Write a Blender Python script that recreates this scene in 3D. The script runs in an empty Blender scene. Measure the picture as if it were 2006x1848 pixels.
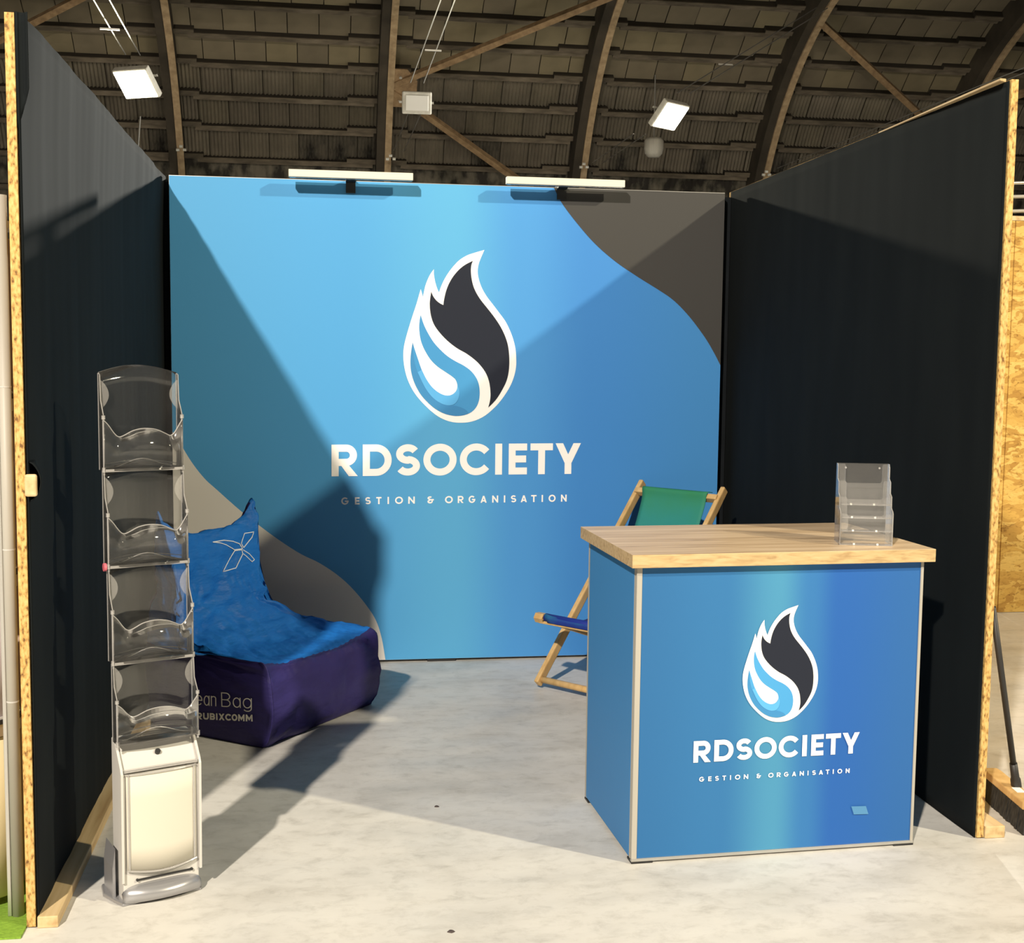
import bpy, bmesh, math, random
from math import sin, cos, pi, radians, sqrt, atan2
from mathutils import Vector, Matrix, noise
random.seed(7)
V = Vector
SC = bpy.context.scene
COL = SC.collection

# ------------------------------------------------------------------ camera
FPX = 2438.77
YAW, PIT, ROL = -0.1523, -0.0903, 0.0113
EYE = V((0, 0, 1.6))
_f = V((-sin(YAW)*cos(PIT), cos(YAW)*cos(PIT), sin(PIT)))
_r = V((cos(YAW), sin(YAW), 0)); _u = _r.cross(_f)
R_ = cos(ROL)*_r + sin(ROL)*_u; U_ = -sin(ROL)*_r + cos(ROL)*_u
cd = bpy.data.cameras.new('camera'); cam = bpy.data.objects.new('camera', cd); COL.objects.link(cam)
cam.matrix_world = Matrix(((R_.x, U_.x, -_f.x, EYE.x), (R_.y, U_.y, -_f.y, EYE.y), (R_.z, U_.z, -_f.z, EYE.z), (0, 0, 0, 1)))
cd.sensor_width = 36; cd.lens = FPX/2006*36; cd.clip_end = 200
SC.camera = cam
def ray(x, y): return _f + (x-1003)/FPX*R_ - (y-924)/FPX*U_
def hit(x, y, ax, v):
    """a point of the photograph on the plane axis ax = v"""
    d = ray(x, y); return EYE + d*((v-EYE[ax])/d[ax])
def hitp(x, y, P, n):
    d = ray(x, y); return EYE + d*((P-EYE).dot(n)/d.dot(n))

# ------------------------------------------------------------------ world, lights, exposure
w = bpy.data.worlds.new('hall_air'); SC.world = w; w.use_nodes = True
w.node_tree.nodes['Background'].inputs[0].default_value = (1.0, 0.93, 0.80, 1)
w.node_tree.nodes['Background'].inputs[1].default_value = 0.085
SC.view_settings.view_transform = 'Standard'; SC.view_settings.look = 'None'
SC.view_settings.exposure = 0.0; SC.view_settings.gamma = 1; SC.view_settings.use_curve_mapping = False
def flood_light(name, loc, aim, power, col, size, spread=pi):
    l = bpy.data.lights.new(name, 'AREA'); l.shape = 'DISK'; l.size = size; l.energy = power; l.color = col; l.spread = spread
    o = bpy.data.objects.new(name, l); COL.objects.link(o); o.location = loc
    o.rotation_euler = (V(aim)-V(loc)).to_track_quat('-Z', 'Y').to_euler()
    return o
flood_light('flood_light_hall_left', (-4.26, -5.93, 8.25), (0.6, 5.5, 0.8), 2640, (1.0, 0.89, 0.735), 0.34)
flood_light('flood_light_hall_right', (9.5, -2.6, 7.95), (0.6, 5.5, 0.8), 1435, (1.0, 0.885, 0.635), 0.34)

# ------------------------------------------------------------------ material helpers
MATS = {}
def mat(name, col=(.5, .5, .5), rough=.6, metal=0, spec=.5, **k):
    if name in MATS: return MATS[name]
    m = bpy.data.materials.new(name); m.use_nodes = True; MATS[name] = m
    b = m.node_tree.nodes['Principled BSDF']
    b.inputs['Base Color'].default_value = (*col, 1); b.inputs['Roughness'].default_value = rough
    b.inputs['Metallic'].default_value = metal; b.inputs['Specular IOR Level'].default_value = spec
    for a, v in k.items(): b.inputs[a.replace('_', ' ')].default_value = v
    m.diffuse_color = (*col, 1)
    return m
def nt(m): return m.node_tree, m.node_tree.nodes['Principled BSDF']
def add(n, t, **k):
    x = n.nodes.new(t)
    for a, v in k.items():
        if a.startswith('_'): x.inputs[a[1:].replace('_', ' ')].default_value = v
        else: setattr(x, a, v)
    return x
def ramp(n, src, stops):
    r = n.nodes.new('ShaderNodeValToRGB'); e = r.color_ramp.elements
    while len(e) < len(stops): e.new(.5)
    for i, (p, c) in enumerate(stops): e[i].position = p; e[i].color = (*c, 1)
    n.links.new(src, r.inputs[0]); return r
def coords(n, scale=(1, 1, 1), rot=(0, 0, 0), kind='Object'):
    tc = n.nodes.new('ShaderNodeTexCoord'); mp = n.nodes.new('ShaderNodeMapping')
    mp.inputs['Scale'].default_value = scale; mp.inputs['Rotation'].default_value = rot
    n.links.new(tc.outputs[kind], mp.inputs[0]); return mp.outputs[0]
def noisemat(name, stops, scale=(1, 1, 1), ns=5, det=6, rough=.7, bump=.0, bs=None, rot=(0, 0, 0), dist=0, bd=.01, **k):
    if name in MATS: return MATS[name]
    m = mat(name, stops[len(stops)//2][1], rough, **k); n, b = nt(m)
    c = coords(n, scale, rot)
    t = add(n, 'ShaderNodeTexNoise', _Scale=ns, _Detail=det, _Distortion=dist); n.links.new(c, t.inputs['Vector'])
    r = ramp(n, t.outputs['Fac'], stops); n.links.new(r.outputs[0], b.inputs['Base Color'])
    if bump:
        t2 = add(n, 'ShaderNodeTexNoise', _Scale=bs or ns, _Detail=4); n.links.new(c, t2.inputs['Vector'])
        bp = add(n, 'ShaderNodeBump', _Strength=bump, _Distance=bd); n.links.new(t2.outputs['Fac'], bp.inputs['Height'])
        n.links.new(bp.outputs[0], b.inputs['Normal'])
    return m
def s2l(c): return tuple(((v/255+.055)/1.055)**2.4 if v > 10 else v/255/12.92 for v in c)

# floor: pale concrete-look sheet
def m_floor():
    m = mat('concrete_look_floor', (.6, .58, .55), .5, spec=.35); n, b = nt(m)
    c = coords(n, (1, 1.6, 1))
    a = add(n, 'ShaderNodeTexNoise', _Scale=1.7, _Detail=8, _Roughness=.62, _Distortion=.4)
    f = add(n, 'ShaderNodeTexNoise', _Scale=11, _Detail=9, _Roughness=.72, _Distortion=.35)
    g = add(n, 'ShaderNodeTexNoise', _Scale=3.2, _Detail=3)
    for t in (a, f, g): n.links.new(c, t.inputs['Vector'])
    r1 = ramp(n, a.outputs['Fac'], [(.30, (.50, .485, .455)), (.50, (.62, .605, .575)), (.72, (.70, .685, .65))])
    r2 = ramp(n, f.outputs['Fac'], [(.28, (.66, .65, .63)), (.40, (.86, .855, .845)), (.52, (1, 1, 1)), (.72, (1.0, 1.0, 1.0))])
    mx = add(n, 'ShaderNodeMix', data_type='RGBA', blend_type='MULTIPLY'); mx.inputs[0].default_value = .75
    n.links.new(r1.outputs[0], mx.inputs[6]); n.links.new(r2.outputs[0], mx.inputs[7])
    n.links.new(mx.outputs[2], b.inputs['Base Color'])
    rr = ramp(n, g.outputs['Fac'], [(.3, (.38, .38, .38)), (.7, (.6, .6, .6))]); n.links.new(rr.outputs[0], b.inputs['Roughness'])
    bp = add(n, 'ShaderNodeBump', _Strength=.12, _Distance=.002); n.links.new(f.outputs['Fac'], bp.inputs['Height']); n.links.new(bp.outputs[0], b.inputs['Normal'])
    return m
def m_osb(name, sc, stops, stretch):
    if name in MATS: return MATS[name]
    m = mat(name, stops[1][1], .65, spec=.3); n, b = nt(m)
    c = coords(n, stretch)
    d = add(n, 'ShaderNodeTexNoise', _Scale=sc*.35, _Detail=3); n.links.new(c, d.inputs['Vector'])
    mx = add(n, 'ShaderNodeMix', data_type='RGBA', blend_type='LINEAR_LIGHT'); mx.inputs[0].default_value = .25
    n.links.new(c, mx.inputs[6]); n.links.new(d.outputs['Color'], mx.inputs[7])
    v = add(n, 'ShaderNodeTexVoronoi', _Scale=sc, feature='F1', distance='MANHATTAN'); n.links.new(mx.outputs[2], v.inputs['Vector'])
    sx = n.nodes.new('ShaderNodeSeparateColor'); n.links.new(v.outputs['Color'], sx.inputs[0])
    r = ramp(n, sx.outputs[0], stops); 
    t = add(n, 'ShaderNodeTexNoise', _Scale=sc*2.2, _Detail=6, _Distortion=1.5); n.links.new(c, t.inputs['Vector'])
    r2 = ramp(n, t.outputs['Fac'], [(.30, (.35, .26, .16)), (.42, (.9, .88, .85)), (.7, (1, 1, 1))])
    m2 = add(n, 'ShaderNodeMix', data_type='RGBA', blend_type='MULTIPLY'); m2.inputs[0].default_value = .8
    n.links.new(r.outputs[0], m2.inputs[6]); n.links.new(r2.outputs[0], m2.inputs[7]); n.links.new(m2.outputs[2], b.inputs['Base Color'])
    bp = add(n, 'ShaderNodeBump', _Strength=.3, _Distance=.003); n.links.new(sx.outputs[1], bp.inputs['Height']); n.links.new(bp.outputs[0], b.inputs['Normal'])
    return m
M_floor = m_floor()
M_osb = m_osb('osb_face', 11, [(0, (.42, .23, .05)), (.45, (.60, .37, .09)), (1, (.74, .51, .16))], (1, 1, 2.2))
M_osbe = noisemat('osb_edge', [(.32, (.16, .075, .02)), (.43, (.44, .26, .075)), (.55, (.58, .38, .13)), (.75, (.66, .47, .20))], (70, 70, 34), 1.6, 5, .8, bump=.5, bd=.003)
M_black = noisemat('black_cloth', [(.3, (.0048, .0068, .0080)), (.7, (.0074, .0100, .0112))], (1, 1, .25), 6, 5, .85, spec=.14)
M_blackwall = noisemat('black_wall_paint', [(.3, (.006, .008, .010)), (.7, (.009, .011, .014))], (1, 1, 1), 5, 3, .8, spec=.12)
M_pine = noisemat('pine_timber', [(.28, (.42, .27, .12)), (.5, (.60, .44, .23)), (.72, (.68, .52, .31))], (22, 1.2, 22), 1.3, 5, .6, bump=.15, bd=.002)
M_beech = noisemat('beech_frame', [(.3, (.50, .31, .12)), (.6, (.64, .43, .19)), (.8, (.70, .50, .25))], (9, 9, 2.5), 3, 5, .45)
M_oak = noisemat('oak_laminate', [(.30, (.33, .23, .14)), (.42, (.52, .38, .24)), (.55, (.62, .47, .31)), (.75, (.69, .54, .38))], (.9, 16, 16), 2.4, 8, .38, dist=.9)
M_oakedge = noisemat('oak_laminate_edge', [(.28, (.36, .235, .11)), (.5, (.52, .37, .185)), (.75, (.60, .45, .25))], (7, 40, 40), 2.0, 6, .45, dist=.6)
M_roofw = noisemat('roof_timber', [(.3, (.22, .14, .075)), (.6, (.36, .24, .13)), (.8, (.44, .30, .17))], (3, 3, 3), 2, 5, .75)
M_rib = noisemat('rib_flange', [(.3, (.34, .24, .14)), (.6, (.48, .35, .21)), (.8, (.55, .42, .27))], (3, 3, 3), 2, 5, .75)
M_ribweb = noisemat('rib_web_dark', [(.3, (.035, .028, .02)), (.7, (.075, .06, .042))], (1, 1, 1), 1.3, 4, .85)
M_purlin = noisemat('purlin_dark', [(.3, (.02, .016, .012)), (.7, (.045, .036, .026))], (.4, 3, 3), 2, 4, .85)
M_purl2 = noisemat('purlin_edge', [(.35, (.07, .058, .042)), (.6, (.16, .13, .095)), (.8, (.24, .2, .15))], (.8, 3, 3), 2, 4, .85)
M_sheets = [noisemat('corrugated_sheet_%s' % 'abc'[i], [(.3, tuple(.60*v for v in c)), (.55, c), (.8, tuple(1.15*v for v in c))], (.5, .5, .25), 2.2, 6, .85)
            for i, c in enumerate([(.24, .21, .16), (.225, .195, .15), (.235, .205, .15)])]
M_flat = [noisemat('flat_board_%s' % 'abc'[i], [(.3, tuple(.75*v for v in c)), (.7, c)], (.5, .5, .5), 2, 5, .85)
          for i, c in enumerate([(.24, .20, .135), (.21, .175, .12), (.27, .225, .14)])]
M_dirty = noisemat('dirty_sheet', [(.40, (.03, .026, .022)), (.5, (.10, .09, .07)), (.62, (.16, .14, .11))], (1.6, 1.6, .8), 2.0, 6, .9)
M_alu = mat('aluminium', (.62, .61, .58), .38, .85)
M_alumat = noisemat('aluminium_matt', [(.3, (.36, .34, .30)), (.7, (.47, .45, .40))], (4, 4, .4), 2, 3, .5, spec=.5)
M_silver = mat('silver_paint', (.40, .40, .42), .32, .55)
M_whitep = mat('white_lacquer', (.56, .545, .52), .4, spec=.3)
M_poster = mat('cream_poster_sheet', (.60, .57, .49), .6, spec=.2)
M_dark = mat('black_plastic', (.018, .018, .019), .5)
M_bris = noisemat('black_bristle', [(.35, (.006, .006, .006)), (.65, (.035, .034, .032))], (60, 60, 6), 3, 4, .8, bump=.6, bd=.004)
M_white = mat('white_print', (.95, .93, .915), .55, spec=.3)
M_navyp = mat('charcoal_print', (.018, .022, .036), .6, spec=.15)
M_cyan = mat('light_blue_print', (.10, .40, .78), .5, spec=.3)
M_dropb = noisemat('drop_blue_print', [(.35, (.055, .285, .60)), (.65, (.075, .35, .70))], (1, 1, 1), 1.2, 1, .5, spec=.3)
M_grey = mat('dark_grey_print', (.050, .049, .048), .55, spec=.3)
M_cream = mat('light_grey_print', (.74, .71, .67), .55, spec=.3)
M_lamp = mat('lamp_white_lacquer', (.74, .71, .60), .4)
M_navy = noisemat('navy_nylon', [(.3, (.024, .018, .105)), (.7, (.034, .026, .145))], (2.2, 2.2, 6), 2, 3, .55, spec=.3, bump=.30, bs=2.6, bd=.035)
M_blue = noisemat('blue_nylon', [(.3, (.008, .118, .44)), (.7, (.012, .155, .53))], (2.2, 2.2, 6), 2, 3, .55, spec=.25, bump=.55, bs=2.6, bd=.045, dist=1)
M_carpet = noisemat('green_carpet', [(.3, (.14, .26, .02)), (.7, (.24, .42, .04))], (40, 160, 40), 2, 3, .95, bump=.4, bd=.004)
M_cable = mat('steel_cable', (.30, .29, .27), .4, .7)
def emit(name, col, s):
    m = mat(name, col); n, b = nt(m)
    b.inputs['Emission Color'].default_value = (*col, 1); b.inputs['Emission Strength'].default_value = s; return m
M_glow = emit('lit_flood_glass', (1, .93, .72), 30)
def grad(name, axis, lo, hi, stops, rough=.55):
    """flat printed gradient along one object axis"""
    m = mat(name, stops[0][1], rough, spec=.3); n, b = nt(m)
    tc = n.nodes.new('ShaderNodeTexCoord'); sp = n.nodes.new('ShaderNodeSeparateXYZ'); n.links.new(tc.outputs['Object'], sp.inputs[0])
    mr = add(n, 'ShaderNodeMapRange'); mr.inputs[1].default_value = lo; mr.inputs[2].default_value = hi
    n.links.new(sp.outputs[axis], mr.inputs[0]); r = ramp(n, mr.outputs[0], stops); r.color_ramp.interpolation = 'EASE'
    n.links.new(r.outputs[0], b.inputs['Base Color']); return m
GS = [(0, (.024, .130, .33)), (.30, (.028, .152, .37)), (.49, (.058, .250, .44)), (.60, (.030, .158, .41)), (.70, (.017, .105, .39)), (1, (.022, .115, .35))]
def acrylic(name, tint, haze, rough=.06):
    m = bpy.data.materials.new(name); m.use_nodes = True; n = m.node_tree; n.nodes.clear()
    out = n.nodes.new('ShaderNodeOutputMaterial'); tr = add(n, 'ShaderNodeBsdfTransparent'); tr.inputs[0].default_value = (*tint, 1)
    gl = add(n, 'ShaderNodeBsdfGlossy'); gl.inputs[0].default_value = (1, 1, 1, 1); gl.inputs['Roughness'].default_value = rough
    df = add(n, 'ShaderNodeBsdfDiffuse'); df.inputs[0].default_value = (.8, .78, .76, 1)
    fr = add(n, 'ShaderNodeFresnel'); fr.inputs[0].default_value = 1.45
    m1 = n.nodes.new('ShaderNodeMixShader'); m2 = n.nodes.new('ShaderNodeMixShader')
    n.links.new(fr.outputs[0], m1.inputs[0]); n.links.new(tr.outputs[0], m1.inputs[1]); n.links.new(gl.outputs[0], m1.inputs[2])
    m2.inputs[0].default_value = haze; n.links.new(m1.outputs[0], m2.inputs[1]); n.links.new(df.outputs[0], m2.inputs[2])
    n.links.new(m2.outputs[0], out.inputs[0]); MATS[name] = m; m.diffuse_color = (.8, .8, .8, .3); return m
M_acr = acrylic('clear_acrylic', (.992, .992, .992), .014)
M_acrc = acrylic('scuffed_acrylic', (.98, .98, .98), .05)
M_acre = acrylic('acrylic_cut_edge', (.85, .85, .85), .30, .15)
M_acrh = acrylic('frosted_acrylic', (.9, .9, .88), .16, .2)

# ------------------------------------------------------------------ mesh helpers
def link(name, me, parent=None):
    o = bpy.data.objects.new(name, me); COL.objects.link(o)
    if parent is not None: o.parent = parent
    return o
def tag(o, label=None, cat=None, group=None, kind=None):
    if label: o['label'] = label
    if cat: o['category'] = cat
    if group: o['group'] = group
    if kind: o['kind'] = kind
    return o
def thing(name, label, cat, loc=(0, 0, 0), rz=0, group=None):
    o = bpy.data.objects.new(name, None); COL.objects.link(o); o.location = loc; o.rotation_euler = (0, 0, rz)
    o.empty_display_size = .1
    return tag(o, label, cat, group)
class MB:
    def __init__(s): s.bm = bmesh.new()
    def box(s, a, b, M=None, mi=0):
        a = V(a); b = V(b); vs = [s.bm.verts.new((x, y, z)) for z in (a.z, b.z) for y in (a.y, b.y) for x in (a.x, b.x)]
        for q in ((0, 2, 3, 1), (4, 5, 7, 6), (0, 1, 5, 4), (2, 6, 7, 3), (0, 4, 6, 2), (1, 3, 7, 5)):
            s.bm.faces.new([vs[i] for i in q]).material_index = mi
        if M is not None: bmesh.ops.transform(s.bm, matrix=M, verts=vs)
        return s
    def bar(s, p, q, wd, th, up=(0, 0, 1), mi=0):
        """rectangular bar from p to q: wd across, th along up"""
        p = V(p); q = V(q); d = (q-p); L = d.length; d.normalize(); x = d.cross(V(up)).normalized(); z = x.cross(d).normalized()
        M = Matrix(((x.x, d.x, z.x, p.x), (x.y, d.y, z.y, p.y), (x.z, d.z, z.z, p.z), (0, 0, 0, 1)))
        return s.box((-wd/2, 0, -th/2), (wd/2, L, th/2), M, mi)
    def tube(s, pts, r, n=10, cap=True, mi=0):
        pts = [V(p) for p in pts]; rings = []
        rr = r if isinstance(r, (list, tuple)) else [r]*len(pts)
        ref = V((0, 0, 1)) if abs((pts[-1]-pts[0]).normalized().z) < .9 else V((1, 0, 0))
        for i, p in enumerate(pts):
            d = (pts[min(i+1, len(pts)-1)]-pts[max(i-1, 0)]).normalized(); x = d.cross(ref).normalized(); y = x.cross(d)
            rings.append([s.bm.verts.new(p+x*cos(2*pi*k/n)*rr[i]+y*sin(2*pi*k/n)*rr[i]) for k in range(n)])
        for a, b in zip(rings, rings[1:]):
            for k in range(n): s.bm.faces.new((a[k], a[(k+1) % n], b[(k+1) % n], b[k])).material_index = mi
        if cap: s.bm.faces.new(rings[0][::-1]).material_index = mi; s.bm.faces.new(rings[-1]).material_index = mi
        return s
    def poly(s, pts, mi=0):
        try: s.bm.faces.new([s.bm.verts.new(V(p)) for p in pts]).material_index = mi
        except ValueError: pass
        return s
    def grid(s, fn, nu, nv, mi=0):
        g = [[s.bm.verts.new(V(fn(i/nu, j/nv))) for j in range(nv+1)] for i in range(nu+1)]
        for i in range(nu):
            for j in range(nv): s.bm.faces.new((g[i][j], g[i+1][j], g[i+1][j+1], g[i][j+1])).material_index = mi
        return s
    def prism(s, pts2, y0, y1, fn=None, mi=0):
        """outline in xz extruded from y0 to y1"""
        fn = fn or (lambda x, y, z: (x, y, z))
        a = [s.bm.verts.new(V(fn(x, y0, z))) for x, z in pts2]; b = [s.bm.verts.new(V(fn(x, y1, z))) for x, z in pts2]
        n = len(a); s.bm.faces.new(a).material_index = mi; s.bm.faces.new(b[::-1]).material_index = mi
        for i in range(n): s.bm.faces.new((a[i], b[i], b[(i+1) % n], a[(i+1) % n])).material_index = mi
        return s
    def obj(s, name, m, parent=None, bevel=0, seg=2, smooth=False, solid=0, rim=None):
        bmesh.ops.recalc_face_normals(s.bm, faces=s.bm.faces[:])
        me = bpy.data.meshes.new(name); s.bm.to_mesh(me); s.bm.free()
        for x in (m if isinstance(m, (list, tuple)) else [m]): me.materials.append(x)
        o = link(name, me, parent)
        if smooth:
            for p in me.polygons: p.use_smooth = True
        if bevel:
            b = o.modifiers.new('bevel', 'BEVEL'); b.width = bevel; b.segments = seg; b.limit_method = 'ANGLE'
            b.harden_normals = False
        if solid:
            d = o.modifiers.new('solid', 'SOLIDIFY'); d.thickness = solid; d.offset = 0
            if rim: me.materials.append(rim); d.material_offset_rim = len(me.materials)-1
        return o
def B_(a, b, name, m, parent=None, **k): return MB().box(a, b).obj(name, m, parent, **k)
def smoothline(pts, n=6, closed=False, corners=()):
    """catmull-rom through pts, sharp at indices in corners"""
    out = []; N = len(pts)
    rng = range(N if closed else N-1)
    for i in rng:
        p1 = V(pts[i]); p2 = V(pts[(i+1) % N])
        p0 = V(pts[i-1]) if (closed or i > 0) else 2*p1-p2
        p3 = V(pts[(i+2) % N]) if (closed or i < N-2) else 2*p2-p1
        if i in corners: p0 = 2*p1-p2
        if (i+1) % N in corners: p3 = 2*p2-p1
        for k in range(n):
            t = k/n; out.append(.5*((2*p1)+(p2-p0)*t+(2*p0-5*p1+4*p2-p3)*t*t+(3*p1-p0-3*p2+p3)*t**3))
    if not closed: out.append(V(pts[-1]))
    return out
def flatpoly(name, pts, m, parent, label=None):
    """flat print: outline pts (3-D, coplanar) filled"""
    bm = bmesh.new(); vs = [bm.verts.new(p) for p in pts]
    es = [bm.edges.new((vs[i], vs[(i+1) % len(vs)])) for i in range(len(vs))]
    bmesh.ops.triangle_fill(bm, use_beauty=True, use_dissolve=False, edges=es)
    me = bpy.data.meshes.new(name); bm.to_mesh(me); bm.free(); me.materials.append(m)
    o = link(name, me, parent)
    if label: o['label'] = label
    return o

# ------------------------------------------------------------------ room measures
YP, XL, XR, HP = 6.4575, -0.7466, 2.1177, 2.4894
WL, YF, WR, YFR, HW = -0.7932, 3.5105, 2.1876, 3.7967, 2.488

# floor
o = B_((-16, -9, -.05), (34, 42, 0), 'floor', M_floor); tag(o, kind='structure')

# left wall: board, batten, cloth
def wall(name, x, yf, sgn, h):
    r = bpy.data.objects.new(name, None); COL.objects.link(r); r['kind'] = 'structure'
    return r
def cloth(name, x, y0, y1, h, sgn, seed, parent, top_bulge=0.0, amp=.008):
    def f(u, v):
        y = y0+(y1-y0)*u; z = .004+(h-.004)*v
        d = amp*noise.noise(V((y*4.2+seed, z*.45, seed)))+amp*.55*noise.noise(V((y*13+seed, z*.7, seed*2.)))
        d += amp*.8*max(0, noise.noise(V((y*3+seed, z*2.2-y*1.4, 9.1))))*(1-v)
        if top_bulge: d += top_bulge*math.exp(-((1-v)*h/.22)**2)
        e = min(1, u*14)
        return (x+sgn*(.006+max(d, -.004)*e), y, z)
    b = MB(); b.grid(f, 150, 60); o = b.obj(name, M_black, parent, smooth=True)
    d = o.modifiers.new('solid', 'SOLIDIFY'); d.thickness = .003; d.offset = 0
    return o
wl = B_((WL-.024, YF, 0.004), (WL, 6.60, HW), 'wall_left', M_osbe); tag(wl, kind='structure')
cloth('black_cloth', WL, YF+.004, 6.55, HW+.004, 1, 3.3, wl, top_bulge=.012, amp=.0045)
wr = B_((WR, YFR, 0.004), (WR+.024, 6.60, HW+.022), 'wall_right', M_osbe); tag(wr, kind='structure')
cloth('black_cloth', WR, YFR+.004, 6.55, HW+.018, -1, 8.1, wr, amp=.003)
# outer sheet skins of the two booth walls (OSB face)
B_((WL-.0265, YF+.01, .01), (WL-.0242, 6.60, HW-.002), 'sheet_face', M_osb, wl)
B_((WR+.0242, YFR+.01, .01), (WR+.0265, 6.60, HW+.02), 'sheet_face', M_osb, wr)
# cloth flap folded over the top front corner of the left wall
fl = MB(); fl.grid(lambda u, v: (WL+.002+.030*u, YF+.003+.012*sin(u*3.0), HW+.004-.30*v*(1-.35*u)), 8, 10)
fo = fl.obj('cloth_flap', M_black, wl, smooth=True, solid=.003)
# batten across the left wall under the cloth, its end showing
bt = MB().box((WL-.002, YF-.004, 1.213), (WL+.030, YF+.014, 1.274)).obj('batten', M_pine, wl, bevel=.006); bt['label'] = 'pale end of a batten poking through the cloth'
sl = MB(); sl.grid(lambda u, v: (WL+.004+.034*max(0, sin(pi*v))**.6*cos(u*pi/2), YF+.012+.11*u, 1.197+.112*v), 12, 16)
sl.obj('cloth_mound', M_black, wl, smooth=True, solid=.003)
# right wall top batten catching the light
tb_ = MB(); A0 = [(WR-.034, YFR+.01, HW+.018), (WR-.002, YFR+.03, HW+.018), (WR-.002, YFR+.03, HW+.030), (WR-.034, YFR+.01, HW+.026)]
A1 = [(WR-.008, 4.75, HW+.016), (WR+.002, 4.75, HW+.016), (WR+.002, 4.75, HW+.022), (WR-.008, 4.75, HW+.022)]
a = [tb_.bm.verts.new(p) for p in A0]; c = [tb_.bm.verts.new(p) for p in A1]; tb_.bm.faces.new(a); tb_.bm.faces.new(c[::-1])
for i in range(4): tb_.bm.faces.new((a[i], c[i], c[(i+1) % 4], a[(i+1) % 4]))
tb_.obj('top_batten', M_pine, wr, bevel=.002)

wb = B_((WL, 6.545, 0.0), (WR, 6.57, HW-.01), 'wall_back', M_blackwall); tag(wb, kind='structure')

# ------------------------------------------------------------------ hall: arched roof
CY, CZ, RR = 30.2845, 3.0023, 8.7648
RO = RR+.8
def arc(R, a): return (CY+R*cos(a), CZ+R*sin(a))
X0, X1 = -16.0, 32.0
b = MB()
for i in range(44):
    a0 = -.30+i*.06; a1 = a0+.06; y0, z0 = arc(RO+.12, a0); y1, z1 = arc(RO+.12, a1)
    b.poly([(X0, y0, z0), (X1, y0, z0), (X1, y1, z1), (X0, y1, z1)])
ceil = b.obj('ceiling', M_ribweb); tag(ceil, kind='structure')
wf = MB().box((X0, 39.2, 0), (X1, 39.3, 5.2)).obj('wall_far', M_dirty); tag(wf, kind='structure')
# rows of sheets between purlins
PA = [.270, .380, .487, .5915, .6938, .8032, .9047, 1.0134, 1.1217, 1.23, 1.338]
SW = .87
def sheet_mesh(a0, a1, corr, m):
    b = MB(); na = 3; nx = 32 if corr else 1; g = []
    for i in range(nx+1):
        x = SW*.972*i/nx; col = []
        for j in range(na+1):
            a = a0+(a1-a0)*j/na; R = RO+(.04*cos(2*pi*i/4) if corr else 0); y, z = arc(R, a); col.append(b.bm.verts.new((x, y, z)))
        g.append(col)
    for i in range(nx):
        for j in range(na): b.bm.faces.new((g[i][j], g[i+1][j], g[i+1][j+1], g[i][j+1]))
    # folded lap edge
    for e, dr in ((0, -.05),):
        pass
    me = bpy.data.meshes.new('roof_sheet'); b.bm.to_mesh(me); b.bm.free(); me.materials.append(m); return me
random.seed(3)
for k in range(2, 9):
    corr = PA[k] < .79
    ms = [sheet_mesh(PA[k], PA[k+1], corr, m) for m in ((M_sheets if corr else M_flat) if k != 2 else [M_sheets[0], M_dirty, M_sheets[1]])]
    if not corr: SWk = SW*.94
    x = -9.6 + (k % 3)*.13; lim = 23.4
    while x < lim:
        o = link('roof_sheet', random.choice(ms), ceil); o.location = (x, random.uniform(-.012, .012), random.uniform(-.012, .012)); x += SW
# lower rows near the eaves, and the rest beyond the frame, joined
b = MB()
for (k0, k1) in ((0, 2), (9, 10)):
    a0, a1 = PA[k0], PA[k1]
    y0, z0 = arc(RO, a0); y1, z1 = arc(RO, a1); n = 400
    for i in range(n):
        xa = -12+36*i/n; xb = -12+36*(i+1)/n; d0 = .02*(i % 2); d1 = .02*((i+1) % 2)
        b.poly([(xa, y0+d0, z0), (xb, y0+d1, z0), (xb, y1+d1, z1), (xa, y1+d0, z1)])
o = b.obj('eaves_sheeting', M_dirty, ceil); o['kind'] = 'stuff'
RIBX = [-9.95, -4.03, 1.97, 7.94, 13.75, 19.70, 25.6]
# purlins: one per bay and row, dark web with a paler lower edge
def purlin_mesh(L):
    b = MB(); b.box((0, -.06, -.03), (L, .06, .25), mi=0); b.box((0, -.075, -.065), (L, .075, -.03), mi=1)
    bmesh.ops.recalc_face_normals(b.bm, faces=b.bm.faces[:])
    me = bpy.data.meshes.new('purlin'); b.bm.to_mesh(me); b.bm.free(); me.materials.append(M_purlin); me.materials.append(M_purl2); return me
for bi in range(len(RIBX)-1):
    L = RIBX[bi+1]-RIBX[bi]; m1 = purlin_mesh(L*.86); m2 = purlin_mesh(L*.30)
    for k in range(1, 11):
        a = PA[k]; st = 0 if k % 2 == bi % 2 else .0
        y, z = arc(RO-.16, a); off = -.035
        o = link('purlin', m1, ceil); o.location = (RIBX[bi]+L*.07, y, z); o.rotation_euler = (a-pi/2+.0, 0, 0)
        y, z = arc(RO-.16, a+.011)
        o = link('purlin', m2, ceil); o.location = (RIBX[bi]+L*.80, y, z); o.rotation_euler = (a-pi/2, 0, 0)
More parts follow.
